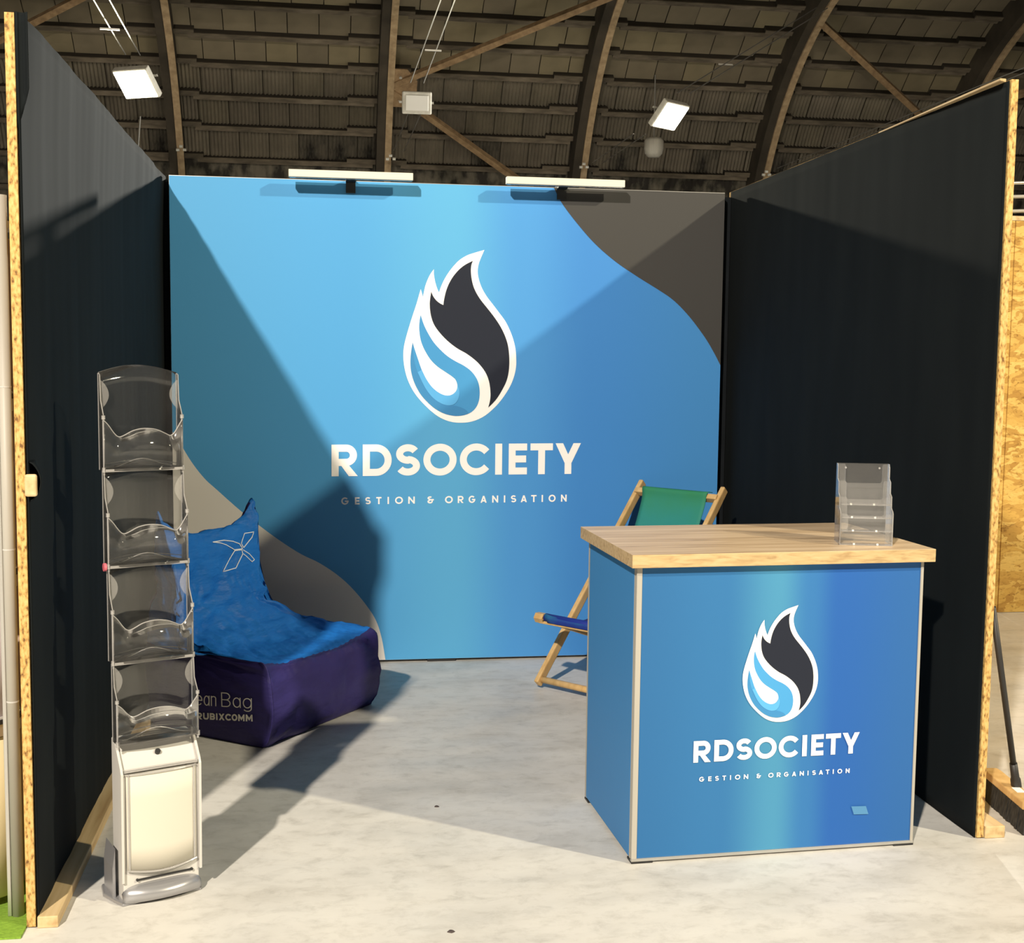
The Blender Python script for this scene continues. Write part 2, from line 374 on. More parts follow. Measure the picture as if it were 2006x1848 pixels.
# ribs: deep arched timbers
for X in RIBX:
    b = MB(); n = 34; prev = None
    for i in range(n+1):
        a = -.34+i*2.3/n; y0, z0 = arc(RR+.06, a); y1, z1 = arc(RO+.10, a); q = [(X-.34, y0, z0), (X+.05, y0, z0), (X+.05, y1, z1), (X-.34, y1, z1)]
        vs = [b.bm.verts.new(p) for p in q]
        if prev:
            for j in range(4): b.bm.faces.new((prev[j], prev[(j+1) % 4], vs[(j+1) % 4], vs[j]))
        prev = vs
    web = b.obj('rib', M_ribweb, ceil)
    b = MB(); prev = None
    for i in range(n+1):
        a = -.34+i*2.3/n; y0, z0 = arc(RR, a); y1, z1 = arc(RR+.07, a); q = [(X-.095, y0, z0), (X+.095, y0, z0), (X+.095, y1, z1), (X-.095, y1, z1)]
        vs = [b.bm.verts.new(p) for p in q]
        if prev:
            for j in range(4): b.bm.faces.new((prev[j], prev[(j+1) % 4], vs[(j+1) % 4], vs[j]))
        prev = vs
    b.obj('rib_flange', M_rib, web)
    # leg of the rib down to the ground
    ya, za = arc(RR+.4, -.34); MB().box((X-.12, ya-.4, 0), (X+.12, ya+.3, za+.1)).obj('rib_post', M_ribweb, web)
# timber braces between the ribs
def brace(p, q, wd=.17):
    MB().bar(p, q, wd, wd, (0, -.6, .5)).obj('brace', M_roofw, ceil)
def roofpt(X, a, d=.1): y, z = arc(RR+d, a); return (X, y, z)
brace(roofpt(2.05, .800), roofpt(7.94, 1.23))
brace(roofpt(2.05, .775), roofpt(7.9, .33))
brace(roofpt(13.75, 1.14), roofpt(19.6, .66))
brace(roofpt(-9.9, .8), roofpt(-4.1, 1.25))
brace(roofpt(19.75, .80), roofpt(25.5, 1.2))
pc = V(roofpt(2.30, .790, .14))
nrm = V((0, -cos(.79), -sin(.79))); tng = V((0, -sin(.79), cos(.79)))
pl = MB(); pts = [(-.30, -.62), (.05, -.62), (.42, -.30), (.42, .26), (.12, .62), (-.30, .62)]
f = [pc+V((x, 0, 0))+tng*t+nrm*.10 for x, t in pts]; g = [p-nrm*.03 for p in f]
pl.poly(f); pl.poly(g[::-1])
for i in range(6): pl.poly([f[i], g[i], g[(i+1) % 6], f[(i+1) % 6]])
pl = pl.obj('gusset_plate', M_roofw, ceil)
for x, t in ((-.06, .36), (.12, .36), (-.06, .22), (-.06, -.22), (-.05, -.38), (.12, -.38)):
    c = pc+V((x, 0, 0))+tng*t+nrm*.10; MB().tube([c, c+nrm*.03], .045, 10).obj('bolt', M_alumat, pl)

# hall flood lamps hung on cable pairs
def flood_fixture(c, aim, lit, label):
    c = V(c); t = thing('flood_lamp', label, 'lamp', c)
    t.rotation_euler = (V(aim)-c).to_track_quat('-Z', 'Y').to_euler()
    if lit:
        MB().box((-.43, -.36, 0), (.43, .36, .16)).obj('housing', M_alumat, t, bevel=.03)
        MB().box((-.39, -.32, -.02), (.39, .32, -.002)).obj('glass', M_glow, t, bevel=.01)
    else:
        MB().box((-.34, -.25, 0), (.34, .25, .14)).obj('housing', M_alumat, t, bevel=.03)
        MB().box((-.26, -.17, -.02), (.26, .17, -.001)).obj('glass', M_whitep, t, bevel=.01)
    MB().bar((-.40, 0, .12), (-.40, 0, .30), .05, .02).bar((.40, 0, .12), (.40, 0, .30), .05, .02).bar((-.40, 0, .30), (.40, 0, .30), .05, .02).obj('bracket', M_alumat, t)
    return t
F1 = V((-3.93, 28.3, 7.38)); F2 = V((8.23, 29.35, 7.38)); F3 = V((2.18, 29.2, 7.42))
flood_fixture(F1, F1+V((-.5, -1.0, -1.15)), True, 'lit flood lamp glaring above the left black wall')
flood_fixture(F2, F2+V((.7, -1.0, -1.15)), True, 'lit flood lamp glaring above the right part of the blue backdrop')
flood_fixture(F3, (1.2, 2, 1.0), False, 'unlit square flood lamp with white glass hanging near the middle of the roof')
# the light these two give
flood_light('flood_light_behind_left', F1+V((.2, -.8, -.2)), (1.5, 6, 1.0), 1500, (1.0, .95, .74), .5)
flood_light('flood_light_behind_right', F2+V((-.2, -.8, -.2)), (0.2, 5, 1.5), 4200, (1.0, .97, .86), .5)
# unlit bowl lamp
bl = thing('bowl_lamp', 'small unlit rounded lamp hanging below the right lit flood lamp', 'lamp', (9.07, 34.0, 7.2))
bw = MB(); prof = [(.0, -.02), (.15, -.02), (.24, .07), (.27, .2), (.27, .42), (.2, .5), (.0, .5)]
for i in range(len(prof)-1):
    for k in range(20):
        A = 2*pi*k/20; C_ = 2*pi*(k+1)/20; (r0, z0), (r1, z1) = prof[i], prof[i+1]
        q = [(r0*cos(A), r0*sin(A), z0), (r0*cos(C_), r0*sin(C_), z0), (r1*cos(C_), r1*sin(C_), z1), (r1*cos(A), r1*sin(A), z1)]
        q = [p for j, p in enumerate(q) if p not in q[:j]]
        bw.poly(q)
bmesh.ops.remove_doubles(bw.bm, verts=bw.bm.verts[:], dist=1e-4); bw.obj('bowl', M_alumat, bl, smooth=True)
MB().tube([(0, 0, .5), (0, 0, 2.2)], .02, 6).obj('stem', M_cable, bl)
# cable pairs
def cables(pts, label, gap=.30, clamps=()):
    t = thing('cable_pair', label, 'cable', pts[0])
    o0 = V(pts[0])
    for s in (-.5, .5):
        MB().tube([V(p)-o0+V((gap*s, 0, 0)) for p in pts], .014, 6).obj('cable', M_cable, t)
    for c in clamps:
        c = V(c)-o0; MB().bar(c-V((gap*.62, 0, 0)), c+V((gap*.62, 0, 0)), .035, .035).obj('spacer', M_alu, t)
    return t
top1 = hit(185, -25, 1, 24.5); sp1 = F1.lerp(top1, .60)
cables([F1+V((-.05, 0, .62)), top1], 'pair of steel cables rising from the left lit flood lamp', clamps=[hit(215, 57, 1, 26.3)])
cables([F2+V((.35, .2, .60)), (13.2, 32.5, 11.0)], 'pair of cables rising right from the right lit flood lamp', clamps=[F2.lerp(V((13.4, 33.0, 11.5)), .33)+V((0, 0, .2))])
cables([(8.15, 37.0, 7.45), F2+V((-.5, 1.0, -.25))], 'pair of dark cables running down left from the right lit flood lamp')
top3 = hit(885, -20, 1, 27.5)
cables([F3+V((0, 0, .45)), top3], 'pair of cables rising from the unlit flood lamp', clamps=[F3.lerp(top3, .48)])
cables([(2.25, 37.0, 7.6), F3+V((0, .5, -.1))], 'pair of cables from the middle rib down to the unlit flood lamp')
cables([(13.95, 37.1, 7.5), hit(2030, 128, 0, 17.0)], 'pair of dark cables along the top of the right black wall')
wv = hit(275, 228, 1, 28.2); wv2 = hit(270, 300, 1, 28.2)
tag(MB().tube([wv, wv2], .016, 6).obj('hanging_wire', M_cable), 'thin bright wire hanging below the left lit flood lamp', 'wire')
M_ins = mat('white_porcelain', (.85, .84, .78), .3)
for (px, py), lb in zip(((355, 291), (765, 309), (1143, 325), (1500, 340)),
        ('leftmost of the white insulator clusters on the ribs', 'white insulator cluster on the rib above the left bar lamp', 'white insulator cluster on the rib above the right bar lamp', 'white insulator cluster at the end of the right black wall')):
    c = hit(px, py, 1, 37.3); t = thing('insulator', lb, 'insulator', c, 0, 'insulators on the roof ribs')
    for dx, dz in ((-.09, -.05), (.0, .05), (.10, -.04)):
        MB().tube([(dx-.045, -.05, dz), (dx+.045, -.05, dz)], .04, 8).obj('porcelain_body', M_ins, t)

# ------------------------------------------------------------------ lettering: a small geometric stroke alphabet
def arcp(cx, cy, rx, ry, a0, a1, n=22):
    return [(cx+rx*cos(radians(a0+(a1-a0)*i/n)), cy+ry*sin(radians(a0+(a1-a0)*i/n))) for i in range(n+1)]
def glyph(c, W, w):
    """centre lines for a capital of height 1 and width W drawn with stroke w"""
    h = w/2; T = 1-h
    if c == 'I': return [[(W/2, 0), (W/2, 1)]]
    if c == 'E': return [[(h, 0), (h, 1)], [(h, T), (W, T)], [(h, h), (W, h)], [(h, .5), (W*.95, .5)]]
    if c == 'T': return [[(0, T), (W, T)], [(W/2, 0), (W/2, T)]]
    if c == 'Y': return [[(W/2, 0), (W/2, .42)], [(w*.62, 1.0, 'h'), (W/2, .38)], [(W-w*.62, 1.0, 'h'), (W/2, .38)]]
    if c == 'O': return [arcp(W/2, .5, W/2-h, .5-h+.01, 0, 360, 48)]
    if c == 'C': return [arcp(.535, .5, .535-h, .5-h+.01, 37, 323, 40)]
    if c == 'G': return [arcp(W*.5, .5, W*.5-h, .5-h+.01, 42, 360, 40), [(W*.5, .47), (W-0, .47)]]
    if c == 'D': return [[(h, 0), (h, 1)], [(h, T), (W-.5, T)]+arcp(W-.5, .5, .5-h, .5-h, 90, -90)+[(h, h)]]
    if c == 'B':
        r = (.5-h)/2+w*0.02
        return [[(h, 0), (h, 1)], [(h, T), (W-.28-h, T)]+arcp(W-.28-h, T-r, .26, r, 90, -90)+[(h, T-2*r)], [(h, T-2*r), (W-.30, T-2*r)]+arcp(W-.30, (T-2*r+h)/2, .30-h, (T-2*r-h)/2, 90, -90)+[(h, h)]]
    if c == 'R':
        r = .225
        return [[(h, 0), (h, 1)], [(h, T), (W-.02-r-h, T)]+arcp(W-.02-r-h, T-r, r, r, 90, -90)+[(h, T-2*r)], [(W*.46, .40, 'x'), (W-w*.60, 0, 'h')]]
    if c == 'S':
        ry = (1-w)/4+.005; rx = W/2-h
        return [arcp(W/2, 1-h-ry, rx*.95, ry, 28, 270, 26)+arcp(W/2, h+ry, rx, ry, 90, -152, 26)[1:]]
    if c == 'N': return [[(h, 0), (h, 1)], [(W-h, 0), (W-h, 1)], [(h*1.1, 1-h*.9), (W-h*1.1, h*.9)]]
    if c == 'A': return [[(w*.55, 0, 'h'), (W/2, .97, 'h')], [(W-w*.55, 0, 'h'), (W/2, .97, 'h')], [(W*.2, .27), (W*.8, .27)]]
    if c == '&': return [arcp(W*.42, .75, W*.30, .25-h, 50, 270, 16), arcp(W*.42, .27, W*.42-h, .27-h, 90, 360, 22)+[(W*.84-h, .5)], [(W*.42, .52), (W, .52)]]
    if c == 'U': return [[(h, 1), (h, h+.25)]+arcp(h+.25, h+.25, .25, .25, 180, 270, 8)+arcp(W-h-.25, h+.25, .25, .25, 270, 360, 8)+[(W-h, 1)]]
    if c == 'X': return [[(w*.7, 0, 'h'), (W-w*.7, 1, 'h')], [(w*.7, 1, 'h'), (W-w*.7, 0, 'h')]]
    if c == 'M': return [[(h, 0), (h, T), (h+.01, T), (W/2, .3), (W-h-.01, T), (W-h, T), (W-h, 0)]]
    if c == 'e': return [[(h, .35), (W-h, .35)]+arcp(W/2, .35, W/2-h, .35-h, 0, 320, 30)]
    if c == 'a': return [arcp(W/2, .35, W/2-h, .35-h, 0, 360, 30), [(W-h, 0), (W-h, .70)]]
    if c == 'n': return [[(h, 0), (h, .70)], arcp(W/2, .70-W/2, W/2-h, W/2-h, 180, 0, 18)+[(W-h, 0)]]
    if c == 'g': return [arcp(W/2, .35, W/2-h, .35-h, 0, 360, 30), [(W-h, .70), (W-h, .0)]+arcp(W/2, .0, W/2-h, .20, 0, -150, 16)]
    return []
def ribbon(pts, w):
    """outline quads for a stroke; ends marked 'h' are cut horizontally"""
    fl = [(p[2] if len(p) > 2 else None) for p in pts]; P = [V((p[0], p[1])) for p in pts]
    Q = [P[0]]; F = [fl[0]]
    for p, g in zip(P[1:], fl[1:]):
        if (p-Q[-1]).length > 1e-5: Q.append(p); F.append(g)
    P = Q; n = len(P); closed = (P[0]-P[-1]).length < 1e-3
    L = []; R = []
    for i in range(n):
        if closed and i in (0, n-1): d0 = (P[1]-P[0]).normalized(); d1 = (P[-1]-P[-2]).normalized()
        else:
            d0 = (P[min(i+1, n-1)]-P[min(i, n-2)]).normalized(); d1 = (P[max(i, 1)]-P[max(i-1, 0)]).normalized()
        t = (d0+d1).normalized(); nn = V((-t.y, t.x)); k = min(2.0, 1/max(.3, nn.dot(V((-d0.y, d0.x)))))
        if F[i] == 'h':
            s = (w/2)/max(.2, abs(d0.y)); sg = 1 if nn.x > 0 else -1; L.append(P[i]+V((s*sg, 0))); R.append(P[i]-V((s*sg, 0)))
        elif F[i] == 'x': L.append(P[i]+V((w*.55, 0))*(1 if nn.x > 0 else -1)); R.append(P[i]-V((w*.55, 0))*(1 if nn.x > 0 else -1))
        else: L.append(P[i]+nn*w/2*k); R.append(P[i]-nn*w/2*k)
    return [(L[i], L[i+1], R[i+1], R[i]) for i in range(n-1)]
OUT = V((0, -1, 0))
def lettering(name, text, spans, hcap, w, fn, m, parent, label=None):
    """spans: (start, end) of each letter in cap heights; fn maps (u, v) in cap heights to 3-D"""
    b = MB(); j = 0
    for c in text:
        if c == ' ': continue
        x0, x1 = spans[j]; j += 1
        for si, st in enumerate(glyph(c, x1-x0, w)):
            for q in ribbon(st, w): b.poly([V(fn(x0+p.x, p.y))+OUT*(.00025*si) for p in q])
    bmesh.ops.recalc_face_normals(b.bm, faces=b.bm.faces[:])
    o = b.obj(name, m, parent)
    if label: o['label'] = label
    return o
SP1 = [(38, 233), (272, 490), (520, 705), (731, 985), (1010, 1242), (1283, 1337), (1388, 1531), (1557, 1733), (1750, 1957)]
SP1 = [((a-38)/237., (c-38)/237.) for a, c in SP1]; W1 = SP1[-1][1]
SP2 = [(113, 168), (215, 250), (292, 334), (375, 415), (460, 472), (517, 577), (617, 667), (763, 812), (897, 957), (995, 1040), (1078, 1130), (1170, 1218), (1260, 1307), (1350, 1362), (1405, 1447), (1482, 1530), (1563, 1605), (1645, 1656), (1700, 1755), (1797, 1842)]
SP2 = [((a-113)/56., (c-113)/56.) for a, c in SP2]; W2 = SP2[-1][1]
# emblem outlines, in the px of the photograph
def lp(*a): return [(740+x/3.3595, 460+y/3.36) for x, y in a]
LOGO_W = lp((702,100),(672,170),(660,215),(659,260),(670,310),(690,360),(720,410),(760,462),(800,515),(840,570),(870,630),(892,690),(906,750),(911,810),(910,870),(898,930),(875,990),(840,1050),(795,1110),(745,1160),(700,1195),(650,1220),(600,1234),(550,1238),(500,1235),(450,1222),(400,1198),(350,1160),(300,1112),(255,1060),(220,1005),(192,940),(175,870),(168,800),(172,740),(185,680),(208,600),(230,530),(255,455),(272,395),(283,358),(290,382),(298,410),(303,380),(315,330),(335,280),(352,250),(370,227),(370,262),(378,310),(390,350),(403,381),(415,345),(435,300),(465,250),(500,205),(540,165),(590,135),(640,118))
LW_C = (0, 40, 42, 47, 51)
LOGO_B = lp((626,172),(616,200),(613,240),(618,290),(630,340),(650,385),(680,432),(720,482),(765,540),(805,600),(835,660),(855,720),(864,780),(866,840),(862,900),(850,955),(828,1005),(790,1070),(755,1112),(727,1138),(737,1100),(742,1060),(740,1015),(733,970),(718,925),(695,885),(662,845),(625,812),(580,780),(530,752),(485,720),(440,680),(400,635),(370,590),(352,540),(344,490),(343,440),(352,375),(365,405),(385,432),(410,452),(432,463),(437,425),(450,370),(470,320),(500,270),(540,225),(580,195))
LB_C = (0, 19, 37, 41)
LOGO_D = lp((230,708),(220,770),(215,830),(218,890),(232,950),(255,1005),(285,1055),(325,1100),(370,1140),(420,1170),(470,1187),(530,1193),(580,1185),(620,1165),(648,1135),(665,1095),(671,1050),(668,1000),(655,955),(630,915),(600,885),(560,858),(510,832),(460,800),(415,760),(370,710),(335,655),(305,595),(282,527),(275,570),(273,620),(280,680),(295,730),(320,780),(350,825),(390,865),(440,900),(485,930),(512,955),(524,990),(520,1020),(500,1045),(470,1058),(435,1055),(395,1035),(355,1000),(320,950),(290,890),(262,810),(242,750))
LD_C = (0, 28)
LOGO_C = lp((262,905),(300,985),(330,1035),(370,1080),(420,1112),(465,1124),(505,1115),(530,1082),(538,1035),(524,990),(520,1020),(500,1045),(470,1058),(435,1055),(395,1035),(355,1000),(320,950),(290,890))
LC_C = (0, 9, 17)
LOGO_E = lp((230,708),(232,770),(242,840),(262,905),(300,985),(330,1035),(370,1080),(420,1112),(465,1124),(520,1128),(575,1150),(600,1177),(530,1193),(470,1187),(420,1170),(370,1140),(325,1100),(285,1055),(255,1005),(232,950),(218,890),(215,830),(220,770))
def emblem(parent, fn, e):
    """fn(px, py, k): photo px of the big emblem to 3-D, k layers proud"""
    for nm, pts, cor, m, k in (('emblem_outline', LOGO_W, LW_C, M_white, 1), ('emblem_flame', LOGO_B, LB_C, M_navyp, 2), ('emblem_drop', LOGO_D, LD_C, M_dropb, 2),
                               ('emblem_drop_shade', LOGO_E, (0, 11), M_dropd, 3), ('emblem_crescent', LOGO_C, LC_C, M_cyan, 4)):
        s = smoothline([(x, y, 0) for x, y in pts], 4, True, cor)
        o_ = flatpoly(nm, [fn(p.x, p.y, k*e) for p in s], m, parent if nm == 'emblem_outline' else top_)
        if nm == 'emblem_outline': top_ = o_
M_dropd = mat('drop_shade_print', (.048, .24, .52), .5, spec=.3)

# ------------------------------------------------------------------ backdrop
bd = thing('exhibition_backdrop', 'tall blue printed exhibition backdrop with a flame and drop emblem', 'backdrop', (0, 0, 0))
M_bd = grad('backdrop_print', 0, XL, XR, [(0, (.072, .315, .62)), (.30, (.073, .332, .68)), (.50, (.095, .390, .70)), (.62, (.068, .295, .68)), (.75, (.050, .235, .62)), (1, (.055, .245, .58))])
fr = MB().box((XL, YP+.004, .012), (XR, YP+.05, HP)).obj('frame', M_alu, bd, bevel=.002)
def panelface(u, v):
    x = XL+.003+(XR-XL-.006)*u; z = .015+(HP-.019)*v
    return (x, YP, z)
MB().grid(panelface, 4, 4).obj('printed_fabric', M_bd, bd, solid=.004)
for x0, x1 in ((-.60, -.45), (.55, .70), (1.75, 1.9)): MB().box((x0, YP+.002, 0), (x1, YP+.08, .012)).obj('foot', M_dark, bd)
EPS = .0012
def P_(x, y, k=0):
    p = hit(x, y, 1, YP-.0022-k*1.0); return p
gp = [(1085, 376), (1100, 397), (1130, 437), (1165, 477), (1205, 512), (1250, 543), (1290, 568), (1320, 589), (1350, 620), (1380, 660), (1398, 690), (1412, 716)]
gp = [P_(x, y, EPS) for x, y in gp]
gp[0].z = HP-.004; gp[-1].x = XR-.003
s = smoothline(gp, 5); 
for p in s: p.x = min(p.x, XR-.003)
flatpoly('curve_print', s+[V((XR-.003, s[0].y, HP-.004))], M_grey, bd, 'dark grey curve printed in the upper right corner')
gp = [(340, 846), (353, 869), (375, 905), (400, 937), (425, 960), (469, 999), (512, 1033), (552, 1062), (590, 1086), (625, 1103), (660, 1126), (690, 1153), (719, 1188), (737, 1217), (748, 1252), (755, 1296)]
gp = [P_(x, y, EPS) for x, y in gp]; gp[0].x = XL+.003; gp[-1].z = .016
s = smoothline(gp, 5)
flatpoly('curve_print', s+[V((XL+.003, s[0].y, .016))], M_cream, bd, 'pale grey curve printed in the lower left corner')
emblem(bd, lambda x, y, k: P_(x, y, k), EPS)
a = P_(649.5, 933.5, EPS); b2 = P_(1138, 928.5, EPS); hc = P_(649.5, 871.5).z-a.z
sc = (b2.x-a.x)/W1
lettering('name_lettering', 'RDSOCIETY', SP1, hc, .225, lambda u, v: V((a.x+u*sc, a.y, a.z+(b2.z-a.z)*u/W1+v*hc)), M_white, bd, 'white bold letters reading RDSOCIETY')
c1 = P_(668.5, 989, EPS); c2 = P_(1110, 983, EPS); hs = P_(668.5, 974.8).z-c1.z; sc2 = (c2.x-c1.x)/W2
lettering('tagline_lettering', 'GESTION & ORGANISATION', SP2, hs, .20, lambda u, v: V((c1.x+u*sc2, c1.y, c1.z+(c2.z-c1.z)*u/W2+v*hs)), M_white, bd, 'small white letters reading GESTION & ORGANISATION')

# bar lamps clipped on the top edge of the backdrop
def bar_lamp(cx, label):
    t = thing('bar_lamp', label, 'lamp', (cx, YP-.115, HP+.006), 0, 'bar lamps on the top of the backdrop')
    MB().box((-.306, -.022, -.014), (.306, .022, .022)).obj('lamp_bar', M_lamp, t, bevel=.002)
    MB().box((-.30, -.018, -.0165), (.30, .018, -.0142)).obj('diffuser', M_acrh, t)
    MB().bar((0, .018, .0), (0, .10, -.012), .050, .014).obj('arm', M_dark, t)
    MB().box((-.024, .098, -.07), (.024, .110, .006)).box((-.024, .098, -.002), (.024, .16, .008)).obj('clamp', M_dark, t)
    return t
p1 = hit(688, 345, 1, YP-.115).x; p2 = hit(1108, 360, 1, YP-.115).x
bar_lamp(p1, 'slim white bar lamp on the left half of the backdrop top')
bar_lamp(p2, 'slim white bar lamp on the right half of the backdrop top')

# ------------------------------------------------------------------ counter
CA = .040
CO = V((.972, 3.738, 0)); CE = V((cos(CA), sin(CA), 0)); CN = V((-sin(CA), cos(CA), 0))
ct = thing('counter', 'blue printed counter with a pale oak worktop', 'counter', CO, CA)
CWD, CDP, CH = .975, .600, .958
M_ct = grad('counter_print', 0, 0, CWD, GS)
M_ctside = mat('counter_side_print', (.048, .215, .50), .55, spec=.3)
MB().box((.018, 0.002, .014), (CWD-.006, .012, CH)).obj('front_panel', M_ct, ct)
MB().box((0, .03, .014), (.008, CDP-.016, CH)).obj('side_panel', M_ctside, ct)
MB().box((CWD-.008, .02, .014), (CWD, CDP-.016, CH)).obj('side_panel', M_ctside, ct)
MB().box((.01, CDP-.012, .014), (CWD-.01, CDP-.004, CH)).obj('back_panel', M_ctside, ct)
for x0, y0 in ((0, 0), (CWD-.010, 0), (0, CDP-.022), (CWD-.022, CDP-.022)):
    wd = .018 if x0 == 0 else .010
    MB().box((x0, y0-.002, .010), (x0+wd, y0+.028 if y0 == 0 else y0+.022, CH)).obj('corner_profile', M_alumat, ct, bevel=.002)
MB().box((.0, -.003, .006), (CWD, .012, .016)).obj('bottom_rail', M_alu, ct)
for x0, y0 in ((.0, -.004), (CWD-.07, -.004), (.0, CDP-.05), (CWD-.07, CDP-.05)):
    MB().box((x0, y0, 0), (x0+.07, y0+.05, .0065)).obj('foot', M_dark, ct)
tb = MB()
TX0, TX1, TY0, TY1, TZ0, TZ1 = -.024, CWD+.024, -.030, CDP+.030, .958, 1.0
tb.box((TX0, TY0, TZ0), (TX1, TY1, TZ1), mi=1)
for f in tb.bm.faces: f.material_index = 0 if abs(f.normal.z) > .5 or f.calc_center_median().z > TZ1-.001 or f.calc_center_median().z < TZ0+.001 else 1
tb.obj('worktop', [M_oak, M_oakedge], ct, bevel=.0015)
MB().box((.012, .012, .0), (CWD-.012, CDP-.014, .013)).obj('base_plate', M_dark, ct)
# counter print: emblem and lettering in the counter's own frame
def cpt(px, py, k=0):
    p = hitp(px, py, CO, CN); d = p-CO; return V((d.dot(CE), -k, p.z))
u0, u1 = cpt(1454.5, 1338.6), cpt(1602.5, 1318); v1, v0 = cpt(1564.3, 1185.7), cpt(1522.3, 1414.8)
big = [P_(x, y) for x, y in LOGO_W]; bx0, bx1 = min(p.x for p in big), max(p.x for p in big); bz0, bz1 = min(p.z for p in big), max(p.z for p in big)
def cl(x, y, k):
    p = P_(x, y); return V((u0.x+(p.x-bx0)/(bx1-bx0)*(u1.x-u0.x), .0005-k*.8, v0.z+(p.z-bz0)/(bz1-bz0)*(v1.z-v0.z)))
emblem(ct, cl, EPS)
a3 = cpt(1358, 1494.8); b3 = cpt(1683, 1475.5); h3 = cpt(1359, 1452.7).z-a3.z; s3 = (b3.x-a3.x)/W1
lettering('name_lettering', 'RDSOCIETY', SP1, 1, .225, lambda u, v: V((a3.x+u*s3, -.0006, a3.z+(b3.z-a3.z)*u/W1+v*h3)), M_white, ct, 'white bold letters reading RDSOCIETY')
a4 = cpt(1369.5, 1531.8); b4 = cpt(1663.9, 1514.5); h4 = cpt(1369.5, 1522.7).z-a4.z; s4 = (b4.x-a4.x)/W2
lettering('tagline_lettering', 'GESTION & ORGANISATION', SP2, 1, .20, lambda u, v: V((a4.x+u*s4, -.0006, a4.z+(b4.z-a4.z)*u/W2+v*h4)), M_white, ct, 'small white letters reading GESTION & ORGANISATION')
sc_ = MB().poly([(.006, 0, 0), (.058, 0, -.002), (.048, 0, .026), (-.004, 0, .028)]).obj('tape_patch', mat('scuffed_blue_tape', (.075, .24, .46), .4), ct); q = cpt(1669, 1596); sc_.location = (q.x, -.0012, q.z); sc_['label'] = 'small scuffed patch of clear tape'

# four-tier leaflet holder on the counter
hb = V((1.6895, 3.8601, 1.0)); he = (V((1.8413, 3.7925, 1.0))-hb); HWD = .168; ha = radians(-15)
lh = thing('leaflet_holder', 'clear acrylic four-tier leaflet holder on the counter', 'holder', hb+V((0, 0, .0005)), ha)
def sheet(name, pts, parent, m=M_acrc, t=.003, rim=M_acre):
    return MB().poly(pts).obj(name, m, parent, solid=t, rim=rim)
HD = .118
# back and stepped sides
zs = [.105, .152, .197, .243]; ys = [0, .028, .056, .084, HD]
for x in (0.0, HWD):
    pr = [(x, 0, 0), (x, HD, 0), (x, HD, .262), (x, .098, .262), (x, .088, .250), (x, .088, .214), (x, .062, .204), (x, .060, .168), (x, .034, .158), (x, .032, .122), (x, .006, .112), (x, 0, .104)]
    sheet('side_sheet', pr, lh)
for k in range(4):
    y = .0+.029*k; z0 = .0+.041*k; zt = .104+.052*k; lip = zt-.062-.0*k; t_ = .020
    if k == 3: zt = .262
    sheet('front_sheet', [(.001, y, z0), (HWD-.001, y, z0), (HWD-.001, y, zt), (HWD-t_, y, zt), (HWD-t_-.004, y, zt-.006), (HWD-t_-.004, y, lip+.006), (HWD-t_-.010, y, lip), (t_+.010, y, lip), (t_+.004, y, lip+.006), (t_+.004, y, zt-.006), (t_, y, zt), (.001, y, zt)], lh)
    sheet('shelf_sheet', [(.001, y, z0+.002), (HWD-.001, y, z0+.002), (HWD-.001, y+.028, z0+.002), (.001, y+.028, z0+.002)], lh, M_acrh)
    for fx in (.27, .72): MB().box((HWD*fx-.003, y-.003, z0+.001), (HWD*fx+.003, y+.002, z0+.007)).obj('rivet', M_ins, lh)
sheet('back_sheet', [(0, HD, 0), (HWD, HD, 0), (HWD, HD, .262), (0, HD, .262)], lh)
for fx in (.17, .83): MB().tube([(HWD*fx, HD-.004, .247), (HWD*fx, HD-.001, .247)], .0035, 10).obj('screw_hole', M_acre, lh)

# ------------------------------------------------------------------ brochure tower
SA = radians(23.4); SO = V((-.575, 3.615, 0))
st = thing('brochure_tower', 'tall clear acrylic brochure tower on a white base box by the left wall', 'brochure stand', SO, SA)
SWD = .236; BD = .12
bx = MB()
prof = [(.008, .0), (.004, .385), (.012, .404), (.070, .475), (BD, .475), (BD, .0)]
a = [bx.bm.verts.new((.006, y, z)) for y, z in prof]; b_ = [bx.bm.verts.new((SWD-.006, y, z)) for y, z in prof]
bx.bm.faces.new(a); bx.bm.faces.new(b_[::-1])
for i in range(6): bx.bm.faces.new((a[i], b_[i], b_[(i+1) % 6], a[(i+1) % 6]))
bx.obj('base_box', M_whitep, st, bevel=.004)
# side profiles
for x in (.0, SWD-.007):
    MB().prism([(0, 0)], 0, 0) if False else None
    sp = MB(); pr = [(-.002, .07), (-.006, .395), (.002, .41), (.066, .485), (.076, .485), (.02, .405), (.014, .07)]
    A_ = [sp.bm.verts.new((x, y, z)) for y, z in pr]; C_ = [sp.bm.verts.new((x+.007, y, z)) for y, z in pr]
    sp.bm.faces.new(A_); sp.bm.faces.new(C_[::-1])
    for i in range(len(pr)): sp.bm.faces.new((A_[i], C_[i], C_[(i+1) % len(pr)], A_[(i+1) % len(pr)]))
    sp.obj('side_profile', M_whitep, st)
